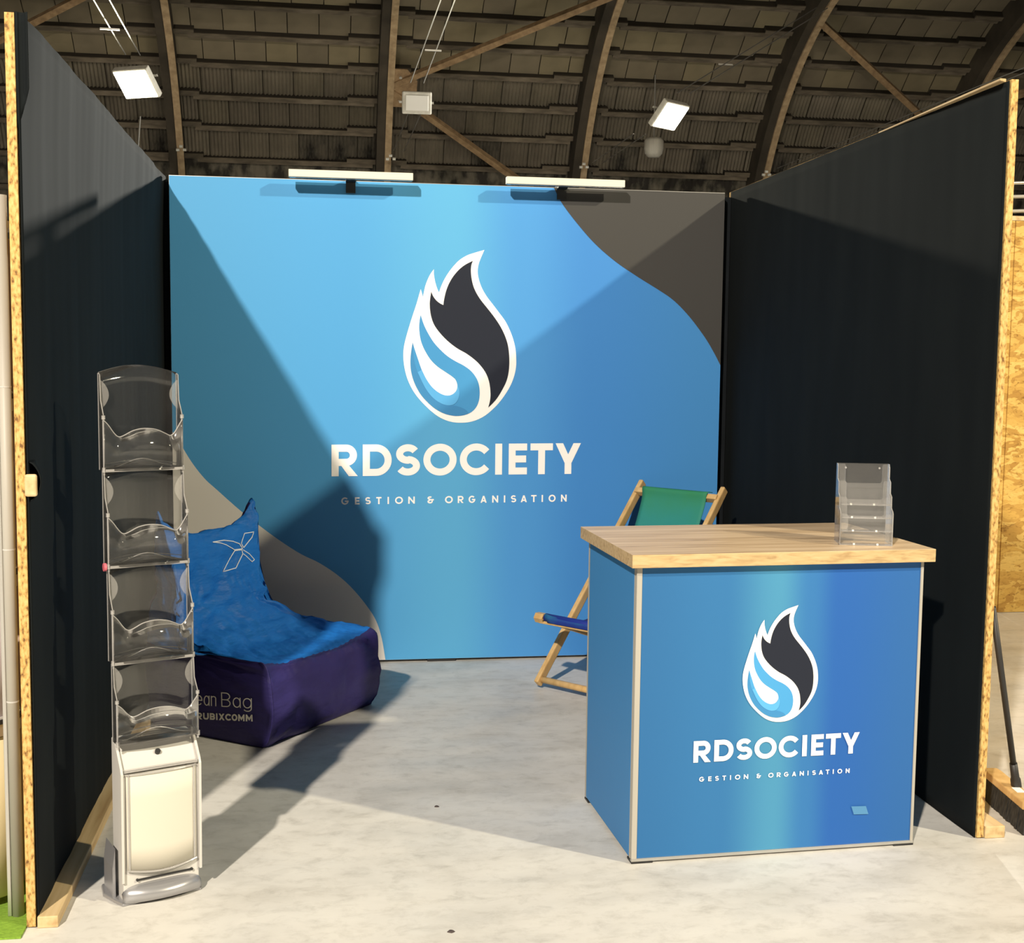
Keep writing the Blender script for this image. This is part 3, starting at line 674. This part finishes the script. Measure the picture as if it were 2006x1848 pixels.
# poster frame bulging on the front
def pf(u, v): return (.016+(SWD-.032)*u, .002-.012*sin(pi*u)**.8, .105+.285*v-.012*sin(pi*u)*(1-v))
MB().grid(pf, 14, 4).obj('poster_sheet', M_poster, st, smooth=True, solid=.002)
def rail(u0, v0, u1, v1, n=12): return [V(pf(u0+(u1-u0)*i/n, v0+(v1-v0)*i/n))+V((0, -.003, 0)) for i in range(n+1)]
for q in ((0, 1, 1, 1), (0, 0, 1, 0), (0.03, 0, .03, 1), (.97, 0, .97, 1)): MB().tube(rail(*q), .0028, 6).obj('cover_edge', M_acre, st)
for q in ((0, 1), (0, 0)):
    pass
B_((.010, -.004, .398), (SWD-.010, .004, .406), 'top_edge', M_acre, st)
lk = MB().tube([V((SWD*.5, .036, .433)), V((SWD*.5, .030, .440))], .008, 14).obj('lock', M_dark, st)
# silver bull-nose foot
ft = MB()
def foot(u, v):
    th = pi*(.02+.96*v); uu = u*2-1; e = (1-abs(uu)**4)**.5 if abs(uu) < 1 else 0
    yc = -.030*(1-uu*uu*.75)
    return (SWD*.5+uu*(SWD*.5-.001), .012+yc*sin(th)*1.3-.01*sin(th)*e, .003+ (.056*(.5-.5*cos(th)))*(.55+.45*e))
ft.grid(foot, 28, 12)
bmesh.ops.holes_fill(ft.bm, edges=[e for e in ft.bm.edges if e.is_boundary])
ft.obj('front_foot', M_silver, st, smooth=True)
B_((.045, .0025, .068), (SWD-.030, .0055, .073), 'slot', M_dark, st)
for x in (.045, SWD-.030): MB().tube([(x, .006, .071), (x, .0, .071)], .004, 8).obj('slot_end', M_dark, st)
fp = MB(); pp = [(.0, .0), (-.012, .03), (-.032, .10), (-.02, .17), (SWD-.01, .17), (SWD-.002, .10), (SWD-.002, .03), (SWD, 0)]
lo = [fp.bm.verts.new((x, y, 0.001)) for x, y in pp]; hi = [fp.bm.verts.new((x*.97+.003, y*.97+.003, .012)) for x, y in pp]
fp.bm.faces.new(lo); fp.bm.faces.new(hi[::-1])
for i in range(len(pp)): fp.bm.faces.new((lo[i], hi[i], hi[(i+1) % len(pp)], lo[(i+1) % len(pp)]))
fp.obj('base_plate', M_silver, st, bevel=.003)
for x in (-.014,):
    MB().prism([(x, 0), (x+.008, 0), (x+.008, .16), (x, .10)], .05, .15).obj('side_foot', M_silver, st)
# four transparent pockets
TZ = [.475, .706, .984, 1.262, 1.545]; 
for k in range(4):
    z0, z1 = TZ[k], TZ[k+1]; y0 = .018+.036*k; dp = .052; H_ = z1-z0
    wk = SWD-.002*k; xo = .001*k
    bow = lambda u: .020*sin(pi*u)
    # back sheet, bowed and arched at the top
    MB().grid(lambda u, v: (xo+wk*u, y0+dp+bow(u), z0+(H_+.003+.022*sin(pi*u))*v), 16, 6).obj('back_sheet', M_acr, st, smooth=True, solid=.003, rim=M_acre)
    # side sheets
    for x in (xo, xo+wk):
        sheet('side_sheet', [(x, y0+.006, z0), (x, y0+dp, z0), (x, y0+dp, z0+H_), (x, y0+dp-.014, z0+H_-.004), (x, y0+dp-.020, z0+H_*.72), (x, y0+.004, z0+H_*.58)], st, M_acr)
        MB().tube([(x, y0+dp, z0), (x, y0+dp, z0+H_)], .0032, 6).obj('edge_rod', M_acre, st)
        MB().tube([(x, y0+.005, z0-.012), (x, y0+.005, z0+H_*.56)], .0030, 6).obj('edge_rod', M_acre, st)
        # rounded tab
        sg = 1 if x == xo else -1; tz = z0+H_*.78
        pts = [(x+sg*.026*sin(pi*i/12)**.8, y0+dp-.012, tz-.045+.09*i/12) for i in range(13)]
        MB().poly([p for p in pts]).obj('side_tab', M_acrh, st)
        MB().tube([(x, y0+.004, z0-.004), (x, y0+.004, z0+.010)], .006, 8).obj('joint', M_acre, st)
        MB().tube([(x, y0+.004, z0+H_*.53), (x, y0+.004, z0+H_*.57)], .0055, 8).obj('joint', M_acre, st)
    # pocket front with the wavy lip
    lipz = [(0, .52), (.05, .475), (.12, .39), (.175, .350), (.24, .362), (.36, .412), (.5, .432), (.65, .418), (.77, .375), (.835, .352), (.89, .38), (.95, .455), (1, .52)]
    lipc = smoothline([(a_, b_, 0) for a_, b_ in lipz], 3)
    top = [V((xo+wk*p.x, y0-bow(p.x)*.35, z0+H_*p.y)) for p in lipc]
    fb = MB(); vb = [fb.bm.verts.new((p.x, p.y, z0)) for p in top]; vt = [fb.bm.verts.new(p) for p in top]
    for i in range(len(top)-1): fb.bm.faces.new((vb[i], vb[i+1], vt[i+1], vt[i]))
    pf_ = fb.obj('pocket_front', M_acr, st, smooth=True, solid=.003, rim=M_acre)
    MB().tube(top, .0018, 6).obj('pocket_lip', M_acre, pf_)
    # shelf with a thick pale front edge and curved back edge
    sh = MB(); sh.grid(lambda u, v: (xo+wk*u, y0+(dp+bow(u))*v, z0+.002+.008*sin(pi*u)*v), 12, 2); shf = sh.obj('shelf', M_acr, st, solid=.003, rim=M_acre)
    if k: 
        B_((xo+.002, y0-.004, z0-.003), (xo+wk-.002, y0+.004, z0+.005), 'shelf_edge', M_acre, shf)
    MB().tube([(xo+wk*i/14, y0+dp+bow(i/14), z0+.012+.012*sin(pi*i/14)) for i in range(15)], .0016, 6).obj('shelf_back_edge', M_acre, shf)
    MB().tube([(xo+wk*(.08+.84*i/14), y0+dp*.5, z0+.006+.026*sin(pi*i/14)**2) for i in range(15)], .0013, 6).obj('bent_edge', M_acre, shf)
pk = MB(); pk.tube([(-.012, .10, .985), (-.004, .10, .985)], .012, 12); o = pk.obj('end_cap', mat('pink_plastic', (.55, .12, .16), .5), st); o['label'] = 'small pink plastic cap'

# ------------------------------------------------------------------ bean bag
bg = thing('bean_bag', 'blue and navy fabric bean bag lounger beside the left wall', 'bean bag', (-.2, 5.3, 0))
P0 = V((-.215, 5.045, 0)); U2 = V((.61, .79, 0)).normalized(); U1 = V((-.8, .6, 0)).normalized()
WB = .765
PROF_OLD = [(.035, .0), (.0, .05), (-.018, .17), (.0, .29), (.028, .343), (.10, .352), (.20, .368), (.285, .405), (.335, .47), (.365, .56), (.385, .66), (.405, .77), (.428, .885), (.455, .925), (.492, .915), (.525, .83), (.555, .68), (.575, .5), (.58, .33), (.575, .16), (.555, .04), (.52, .0)]
PROF = [(.035, .0), (.0, .05), (-.018, .17), (.0, .29), (.028, .343), (.10, .350), (.20, .356), (.30, .368), (.40, .402), (.465, .465), (.495, .55), (.512, .65), (.528, .75), (.545, .828), (.565, .852), (.598, .845), (.630, .77), (.655, .66), (.67, .5), (.675, .33), (.665, .16), (.645, .04), (.61, .0)]
pp = smoothline([(a, b, 0) for a, b in PROF], 4, True, (0, 22))
NP = len(pp); cen = V((.49, .352, 0))
def bagpt(p, t, k=1.0, out=0.0):
    s, z = p.x, p.y
    s = cen.x+(s-cen.x)*k; z = cen.y+(z-cen.y)*k
    hz = max(0, min(1, (z-.345)/.16)); hz = hz*hz*(3-2*hz)
    # the back is narrower than the seat, widening again into two ears
    hw = .5-.145*hz-.03*math.exp(-((z-.60)/.05)**2)+.02*math.exp(-((z-.53)/.025)**2)+.04*max(0, (z-.74))/.12
    tt = (t-.5)*2
    q = .5+tt*hw-.115*hz
    # plump edges
    ez = (1-abs(tt)**6)
    z2 = z
    if z > .25 and s < .36: z2 = z+.020*ez*0+(.012*abs(tt)**8) - .030*(1-tt*tt)*min(1, (z-.25)/.08)*(1 if s > .02 else .4)
    if z > .74:
        back = max(0, min(1, (s-.552)/.03)); e_ = abs(tt)
        z2 = z+(.020*e_**10*(1-back)+.088*e_**4.5*back-.020*(1-tt*tt))*min(1.05, (z-.74)/.10)
    P = P0+U1*s+U2*(q*WB+out)
    P.z = max(.002, z2)
    return P
rows = []
ks = [(0, -.002, .0), (0, -.012, .3), (0, -.014, .55), (0, -.012, .78), (0, -.007, .92), (0, -.002, .98)]
for t, o_, k in ks: rows.append([bagpt(p, 0, max(k, .02), o_*1.0) for p in pp])
NT = 96
for i in range(NT+1):
    t = .5-.5*cos(pi*i/NT); t = .35*t+.65*i/NT
    rows.append([bagpt(p, t) for p in pp])
for t, o_, k in ks[::-1]: rows.append([bagpt(p, 1, max(k, .02), -o_*1.0) for p in pp])
# wrinkles along the surface
NR = len(rows)
def nv(i, j):
    a = rows[min(i+1, NR-1)][j]-rows[max(i-1, 0)][j]; b = rows[i][(j+1) % NP]-rows[i][j-1]
    n = a.cross(b); return n.normalized() if n.length > 1e-9 else V((0, 0, 1))
disp = []
for i in range(NR):
    r = []
    for j in range(NP):
        p = rows[i][j]; q = p-P0; s = q.dot(U1); t = q.dot(U2)
        d = .010*noise.noise(V((s*6, t*6, p.z*6)))
        bend = math.exp(-((p.z-.50)/.13)**2) if s > .15 else 0
        rid = 1-abs(noise.noise(V((t*3.0+p.z*5, p.z*15-t*6, 2.2))))*2
        d += bend*.016*max(0, rid-.30)
        if s > .12 and p.z > .30:
            n1 = noise.noise(V((t*2.2+s*2, p.z*17-t*5+s*8, 4.4))); n2 = noise.noise(V((t*3.5+s*9, p.z*12+t*7-s*4, 8.8)))
            d -= .024*max(0, 1-abs(n1)*5)*(.30+bend)*(1.2-.7*t) + .014*max(0, 1-abs(n2)*6)*(.25+bend)
        n3 = noise.noise(V((s*7+t*5, p.z*14, 3.3))); d -= .007*max(0, 1-abs(n3)*5)
        rid2 = 1-abs(noise.noise(V((t*5-p.z*3, p.z*11+t*9, 7.7))))*2
        d += .006*max(0, rid2-.45)*(1 if p.z > .3 else .55)
        # horizontal folds near the front seam and below the top edge
        d += .0045*sin(p.z*75+3*noise.noise(V((s*8, t*8, 0))))*math.exp(-(t/.10)**2)*(1 if p.z < .33 else 0)
        d += .006*max(0, 1-abs(noise.noise(V((s*30+t*26, p.z*6, 1.1))))*3)*math.exp(-((p.z-.33)/.035)**2)
        if i < 8 and s < .40 and p.z < .30: d *= .15
        if p.z < .01: d = 0
        r.append(d)
    disp.append(r)
new = [[rows[i][j]-nv(i, j)*disp[i][j]*(-1) for j in range(NP)] for i in range(NR)]
bz = MB(); vv = []
for i in range(NR):
    vv.append([bz.bm.verts.new((p.x, p.y, max(.001, p.z))) for p in new[i]])
jt0 = next(j for j in range(NP) if pp[j].y > .343)
jt1 = max(range(NP), key=lambda j: pp[j].y)
jtb = max(j for j in range(NP) if pp[j].y > .40)
for i in range(NR-1):
    for j in range(NP):
        f = bz.bm.faces.new((vv[i][j], vv[i+1][j], vv[i+1][(j+1) % NP], vv[i][(j+1) % NP]))
        zc = f.calc_center_median().z; side = i < 5 or i >= NR-6
        top = jt0 <= j <= jt1
        top = jt0 <= j < jt1; rim = zc > .76 and (i < 12 or i > NR-12)
        f.material_index = 1 if (top and not side) or rim or (side and jt0 <= j <= jtb) else 0
for cap in (vv[0], vv[-1]):
    pass
bmesh.ops.recalc_face_normals(bz.bm, faces=bz.bm.faces[:])
me0 = bpy.data.meshes.new('body'); bz.bm.to_mesh(me0)
# split by colour into the navy base and the blue upper cover
def split(bm0, idx, name, m):
    bm = bm0.copy(); bmesh.ops.delete(bm, geom=[f for f in bm.faces if f.material_index != idx], context='FACES')
    for f in bm.faces: f.material_index = 0; f.smooth = True
    me = bpy.data.meshes.new(name); bm.to_mesh(me); bm.free(); me.materials.append(m)
    o = link(name, me, bg); o.matrix_parent_inverse = Matrix.Translation(-bg.location); return o
split(bz.bm, 0, 'base_cover', M_navy); split(bz.bm, 1, 'seat_cover', M_blue); bz.bm.free()
INV = Matrix.Translation(-bg.location)
def bagobj(o, label=None):
    o.matrix_parent_inverse = INV
    if label: o['label'] = label
    return o
# ears at the two top corners
def ear(t, sgn, nm):
    base = P0+U1*.44+U2*t
    b = MB(); n = 12
    tip = base+U2*sgn*.06+V((0, 0, 1.0))
    # blue rim folded round a dark pocket
    r1 = [base+U2*sgn*(.05*cos(A)+.005)+U1*(.028*sin(A))+V((0, 0, .865+.02*cos(A))) for A in [2*pi*i/n for i in range(n)]]
    r2 = [base+U2*sgn*(.036*cos(A)+.030)+U1*(.022*sin(A))+V((0, 0, .93+.015*cos(A))) for A in [2*pi*i/n for i in range(n)]]
    r3 = [base+U2*sgn*(.012*cos(A)+.040)+U1*(.009*sin(A))+V((0, 0, .975)) for A in [2*pi*i/n for i in range(n)]]
    R3 = [[b.bm.verts.new(p) for p in r] for r in (r1, r2, r3)]
    for A, C_ in zip(R3, R3[1:]):
        for i in range(n): b.bm.faces.new((A[i], A[(i+1) % n], C_[(i+1) % n], C_[i]))
    b.bm.faces.new(R3[2]); b.bm.faces.new(R3[0][::-1])
    bagobj(b.obj(nm, M_blue, bg, smooth=True))
# vertical seam on the front corner and the piping
seam = []
for j in range(jt0+1): seam.append(new[6][j]+(-U2+(-U1))*.001)
bagobj(MB().tube([p for p in seam if p.z > .02], .003, 6).obj('corner_seam', M_navy, bg))
from mathutils.bvhtree import BVHTree
bvh = BVHTree.FromPolygons([v.co.copy() for v in me0.vertices], [tuple(p.vertices) for p in me0.polygons])
# lettering on the side that faces the camera
XF = -U2
def bagside(s, z, out=.0):
    """point on the side face at distance s behind the front corner"""
    return P0+U1*s+V((0, 0, z))-U2*(.016+out)
def side_at(px, py):
    p = hitp(px, py, P0-U2*.019, U2); return p
def bagtext(name, text, spans, w, q0, q1, htop, m, label):
    A = side_at(*q0); Bq = side_at(*q1); H_ = side_at(q0[0], htop).z-A.z; wd = spans[-1][1]
    def fn(u, v):
        p = A+(Bq-A)*(u/wd)+V((0, 0, H_*v)); h = bvh.ray_cast(p-U2*.5, U2)
        return (h[0] if h[0] is not None else p)-U2*.0045
    lettering(name, text, spans, 1, w, fn, m, bg, label).matrix_parent_inverse = INV
M_txt = mat('bag_print', (.85, .82, .76), .5)
bt_ = [(0, 20), (24, 45), (49, 66), (70, 86), (96, 114), (121, 136), (139, 155)]
BT = [(362, 380), (384, 398), (402, 416), (419.5, 424.5+.5), ]
sp = [(361, 379), (383, 398), (402, 418-.5), (0, 0)]
spb = [(361, 379), (384, 398), (401.5, 413), (415, 425.5), (435, 453), (458, 472), (476, 491)]
spb = [((a-361)/30., (c-361)/30.) for a, c in spb]
bagtext('upper_lettering', 'eanBag', [((a-384)/30., (c-384)/30.) for a, c in ((384, 398), (400.5, 412), (414.5, 425), (435, 453), (457, 472), (476, 492.5))], .066,
        (384, 1381), (492.5, 1389), 1353, M_txt, 'thin pale letters reading ean Bag')
spr = [(385, 397), (399, 410), (412, 422), (424, 427), (429, 441), (442, 453), (454.5, 465.5), (467, 479), (481, 493.5)]
bagtext('lower_lettering', 'RUBIXCOMM', [((a-385)/12., (c-385)/12.) for a, c in spr], .24, (385, 1409), (493.5, 1414.5), 1396, M_txt, 'pale letters reading RUBIXCOMM')
# bird-like line emblem on the back rest
BP = P0+U1*.375
bm_n = (U1*.985+V((0, 0, .17))).normalized()*-1
def on_bag(px, py, lift=.003):
    d = ray(px, py).normalized(); h = bvh.ray_cast(EYE, d)
    return (h[0]-d*lift) if h[0] is not None else None
def zp(x, y): return (310+x/3.422, 960+y/3.422)
M_wline = mat('white_line_print', (.8, .82, .84), .5)
for lines in ([(365, 350), (440, 338), (500, 345), (545, 362), (565, 395), (512, 402), (455, 368), (415, 355), (365, 350)],
              [(578, 292), (640, 282), (628, 318), (572, 388), (556, 360), (578, 292)],
              [(512, 408), (560, 402), (566, 430), (520, 524), (434, 549), (480, 460), (512, 408)],
              [(568, 402), (612, 430), (645, 468), (628, 482), (590, 445), (568, 428)]):
    P = []
    for (x0, y0), (x1, y1) in zip(lines, lines[1:]):
        for i in range(5):
            q = on_bag(*zp(x0+(x1-x0)*i/5, y0+(y1-y0)*i/5)); 
            if q: P.append(q)
    q = on_bag(*zp(*lines[-1]))
    if q: P.append(q)
    if len(P) > 2: bagobj(MB().tube(P, .0022, 5).obj('line_emblem', M_wline, bg))
bpy.data.meshes.remove(me0)

# ------------------------------------------------------------------ deck chair
dc = thing('deck_chair', 'wooden deck chair with a green and blue canvas sling behind the counter', 'chair', (1.036, 5.853, 0))
DW = V((.65, -.76, 0)).normalized(); DB = V((.76, .65, 0)).normalized(); WDC = .50
def D(a, b, z): return DW*a+DB*b+V((0, 0, z))
RT = (.86, .955)
for a_ in (.0, WDC):
    MB().bar(D(a_, 0, .025), D(a_, RT[0], RT[1]), .026, .046, (-.7, -.6, .8)).obj('long_rail', M_beech, dc, bevel=.006)
MB().tube([D(-.005, .02, .045), D(WDC+.005, .02, .045)], .016, 12).obj('floor_bar', M_beech, dc, smooth=True)
MB().bar(D(.0, RT[0]-.06, RT[1]-.045), D(WDC, RT[0]-.06, RT[1]-.045), .03, .04, (-.7, -.6, .8)).obj('top_bar', M_beech, dc, bevel=.004)
FB = hit(1052, 1209, 1, 5.78)-dc.location; fb_a = FB.dot(DW); fb_b = FB.dot(DB); fz = FB.z
MB().tube([D(fb_a, fb_b, fz), D(fb_a+.05, fb_b, fz)], .026, 6).obj('front_bar_end', M_beech, dc)
MB().bar(D(fb_a+.02, fb_b, fz-.008), D(fb_a+WDC+.02, fb_b, fz-.008), .03, .034).obj('front_bar', M_beech, dc, bevel=.004)
for a_ in (.075, WDC-.045):
    MB().bar(D(fb_a+a_, fb_b+.02, fz-.01), D(fb_a+a_, fb_b+.95, .03), .024, .036).obj('seat_rail', M_beech, dc, bevel=.004)
MB().bar(D(fb_a+.06, fb_b+.93, .04), D(fb_a+WDC-.03, fb_b+.93, .04), .03, .03).obj('rear_bar', M_beech, dc, bevel=.004)
for k in range(2):
    c = D(fb_a+.048, fb_b-.018, fz+.006-.014*k); MB().tube([c, c+D(.008, 0, 0)], .004, 8).obj('nail', mat('brass', (.6, .42, .15), .3, .9), dc)
M_sling = mat('sling_canvas', (.02, .2, .15), .75)
n, b = nt(M_sling)
tc = n.nodes.new('ShaderNodeTexCoord'); sp_ = n.nodes.new('ShaderNodeSeparateXYZ'); n.links.new(tc.outputs['Object'], sp_.inputs[0])
no = add(n, 'ShaderNodeTexNoise', _Scale=9, _Detail=6); n.links.new(tc.outputs['Object'], no.inputs['Vector'])
ma = add(n, 'ShaderNodeMath', operation='MULTIPLY_ADD'); n.links.new(no.outputs['Fac'], ma.inputs[0]); ma.inputs[1].default_value = .12; n.links.new(sp_.outputs[2], ma.inputs[2])
mr = add(n, 'ShaderNodeMapRange'); mr.inputs[1].default_value = .30; mr.inputs[2].default_value = 1.02; n.links.new(ma.outputs[0], mr.inputs[0])
r = ramp(n, mr.outputs[0], [(.0, (.004, .02, .22)), (.16, (.004, .03, .26)), (.24, (.006, .12, .26)), (.75, (.015, .22, .20)), (1, (.022, .21, .085))]); n.links.new(r.outputs[0], b.inputs['Base Color'])
pts = [D(0, fb_b-.018, fz-.014), D(0, fb_b-.02, fz+.012), D(0, fb_b+.01, fz+.022), D(0, fb_b+.14, fz-.02), D(0, fb_b+.34, fz-.06), D(0, fb_b+.55, fz+.02), D(0, RT[0]-.20, .66), D(0, RT[0]-.095, RT[1]-.09), D(0, RT[0]-.078, RT[1]-.02), D(0, RT[0]-.04, RT[1]-.018)]
cv = smoothline(pts, 6)
def slingf(u, v):
    i = v*(len(cv)-1); k = min(int(i), len(cv)-2); p = cv[k].lerp(cv[k+1], i-k)
    w0 = .045+.02*sin(pi*v); sag = .012*sin(pi*u)*sin(pi*v)
    return p+DW*(w0+(WDC-2*w0)*u+(fb_a+.035)*(1-v)**3)-V((0, 0, sag))
SLING = MB().grid(slingf, 16, len(cv)-1).obj('canvas_sling', M_sling, dc, smooth=True, solid=.003)
MB().tube([D(fb_a+.055, fb_b, fz+.004), D(fb_a+WDC-.02, fb_b, fz+.004)], .0215, 12).obj('sling_roll', mat('royal_blue_canvas', (.004, .022, .26), .7), SLING, smooth=True)

# ------------------------------------------------------------------ foot timbers and broom
o = MB()
x0 = WL+.005
o.box((x0, 3.505, 0), (x0+.056, 5.52, .034))
o = o.obj('timber_foot', M_pine, bevel=.003); tag(o, 'long pale timber lying on the floor along the left black wall', 'timber')
o = MB().box((WR+.028, YFR-.004, 0), (WR+.100, 4.06, .042)).obj('timber_foot', M_pine, bevel=.003); tag(o, 'short pale timber block on the floor outside the right wall', 'timber')
br = thing('broom', 'black-handled broom with a wooden head leaning outside the right wall', 'broom', (2.43, 4.0, 0))
bra = Matrix.Rotation(radians(-98+180), 4, 'Z')
bh = MB(); L = .40
head = [(-.205, -.015), (-.20, -.030), (-.17, -.034), (.17, -.034), (.20, -.030), (.205, -.015), (.205, .015), (.17, .034), (-.17, .034), (-.205, .015)]
lo = [bh.bm.verts.new((x, y, .078)) for x, y in head]; hi = [bh.bm.verts.new((x*.97, y*.9, .103)) for x, y in head]
bh.bm.faces.new(lo); bh.bm.faces.new(hi[::-1])
for i in range(len(head)): bh.bm.faces.new((lo[i], hi[i], hi[(i+1) % len(head)], lo[(i+1) % len(head)]))
bmesh.ops.transform(bh.bm, matrix=bra, verts=bh.bm.verts[:])
bh.obj('broom_head', M_beech, br, bevel=.004)
bb = MB()
for i in range(46):
    for j in range(5):
        x = -.188+.376*i/45; y = -.026+.052*j/4; s_ = .010*random.uniform(.7, 1.3)
        p = V((x, y, .080)); q = V((x*1.07+random.uniform(-.003, .003), y*1.45+random.uniform(-.003, .003), .002)); p = bra @ p; q = bra @ q
        bb.bar(p, q, s_, s_, (1, 0, 0))
o = bb.obj('bristles', M_bris, br); o['kind'] = 'stuff'
hs_ = bra @ V((.0, 0, .08)); hb_ = hit(1992, 1548, 1, 4.0)-br.location
ht = hit(1946, 1200, 0, 2.232)-br.location
dv = (ht-hb_).normalized(); top = hb_+dv*1.35
MB().tube([hb_-dv*.02, hb_+dv*.045, hb_+dv*.055, hb_+dv*.115], [.019, .018, .0145, .0135], 14).obj('handle_socket', M_dark, br, smooth=True)
MB().tube([hb_+dv*.10, ht+dv*.02], .0105, 12).obj('handle', M_dark, br, smooth=True)
lb = MB().box((0, 0, 0), (.05, .03, .001)).obj('paper_label', M_white, br); lb.location = bra @ V((-.07, -.02, .1035)); lb.location.z = .1035; lb.rotation_euler = (0, 0, radians(82))

# ------------------------------------------------------------------ right outside: OSB partition with metal lattice on top
yo = 7.37
op = thing('osb_partition', 'ochre chipboard partition behind the right wall', 'partition', (4.0, yo, 0))
for i in range(3):
    B_((-.9+1.22*i, 0, .002), (-.9+1.22*i+1.215, .022, 2.50), 'board', M_osb, op, bevel=.002)
B_((-.9, -.003, 2.502), (2.75, .028, 2.53), 'cap_batten', M_pine, op)
tr = thing('metal_truss', 'grey metal truss lying over the chipboard partition', 'truss', (4.0, yo+.4, 2.58))
a_, b__ = V((-.6, 0, .0)), V((2.2, 0, .62))
for dz in (0, .10, .19):
    MB().tube([(-.6, .05*(dz > .05), dz-.03), (2.2, .05*(dz > .05), dz+.12)], .012, 8).obj('chord', M_alumat if dz < .15 else M_alu, tr, smooth=True)
for i in range(14):
    x = -.55+.2*i; MB().tube([(x, .0, -.02+.05*(x+.6)/2.8), (x+.1, .05, .16+.15*(x+.7)/2.8)], .010, 6).obj('lattice_bar', M_alumat, tr)

# ------------------------------------------------------------------ left outside: neighbour's stand
gc = MB().box((-2.4, 3.447, .0005), (WL-.026, 3.85, .006)).obj('green_carpet', M_carpet); tag(gc, 'bright green carpet edge left of the left wall', 'carpet')
po = thing('aluminium_post', 'tall aluminium post just outside the left wall', 'post', (-.858, 3.59, .006))
MB().tube([(0, 0, 0), (0, 0, 2.02)], .0165, 20).obj('post_tube', M_alumat, po, smooth=True)
MB().box((-.026, -.010, 0), (-.015, .012, 2.02)).obj('post_channel', M_alu, po, bevel=.002)
for z in (.62, 1.05, 1.50): MB().tube([(0, 0, z), (0, 0, z+.004)], .0172, 20).obj('joint_ring', M_whitep, po)
dp_ = thing('display_tower', 'pale curved display tower of the neighbouring stand at the left edge', 'display stand', (-1.02, 3.72, 0.006))
M_crm = mat('cream_panel', (.78, .68, .42), .6); M_lil = mat('pale_fabric', (.62, .57, .60), .6)
for z0, z1, m in ((.03, .50, M_crm), (.56, .90, M_lil), (1.0, 1.42, M_lil), (1.48, 1.93, M_lil)):
    b = MB(); b.grid(lambda u, v: (.14*cos(pi+pi*u)*1.0, -.11*sin(pi*u), z0+(z1-z0)*v), 24, 2)
    b.obj('curved_panel', m, dp_, smooth=True, solid=.004)
def disc(z, t, r, m, nm):
    b = MB(); n_ = 32; lo = [b.bm.verts.new((r*cos(2*pi*i/n_), .8*r*sin(2*pi*i/n_), z)) for i in range(n_)]; hi = [b.bm.verts.new((v.co.x, v.co.y, z+t)) for v in lo]
    b.bm.faces.new(lo[::-1]); b.bm.faces.new(hi)
    for i in range(n_): b.bm.faces.new((lo[i], lo[(i+1) % n_], hi[(i+1) % n_], hi[i]))
    b.obj(nm, m, dp_)
for z in (.505, .925, 1.43): disc(z, .035, .150, M_alu, 'shelf_ring'); disc(z+.036, .012, .155, M_dark, 'shelf_rim'); disc(z+.049, .006, .15, M_whitep, 'shelf_top')
disc(1.94, .02, .17, M_whitep, 'top_shelf')
B_((-.15, -.13, 1.975-.012), (.115, -.06, 2.075), 'blue_box', mat('blue_box_paint', (.02, .20, .55), .5), dp_).location = (0, 0, 0)
o = MB().box((-1.35, 3.83, .006), (WL-.03, 3.85, 1.93)).obj('fabric_partition', mat('brownish_partition', (.42, .30, .22), .7)); tag(o, 'brownish pink partition seen between the aluminium post and the left wall', 'partition')

# ------------------------------------------------------------------ floor litter
for (px, py), lb_, s_ in (((855, 1581), 'tiny dark scrap on the floor left of the counter', .010), ((883, 1826), 'tiny dark scrap on the floor at the bottom edge', .011)):
    c = hit(px, py, 2, .0); b = MB(); n_ = 9
    lo = [b.bm.verts.new((s_*1.3*cos(2*pi*i/n_)*random.uniform(.6, 1), s_*random.uniform(.5, .9)*sin(2*pi*i/n_), .0)) for i in range(n_)]
    hi = [b.bm.verts.new((v.co.x*.6, v.co.y*.6, .004)) for v in lo]
    b.bm.faces.new(lo[::-1]); b.bm.faces.new(hi)
    for i in range(n_): b.bm.faces.new((lo[i], lo[(i+1) % n_], hi[(i+1) % n_], hi[i]))
    o = b.obj('floor_scrap', mat('dark_scrap', (.06, .045, .045), .8)); o.location = c; tag(o, lb_, 'litter')
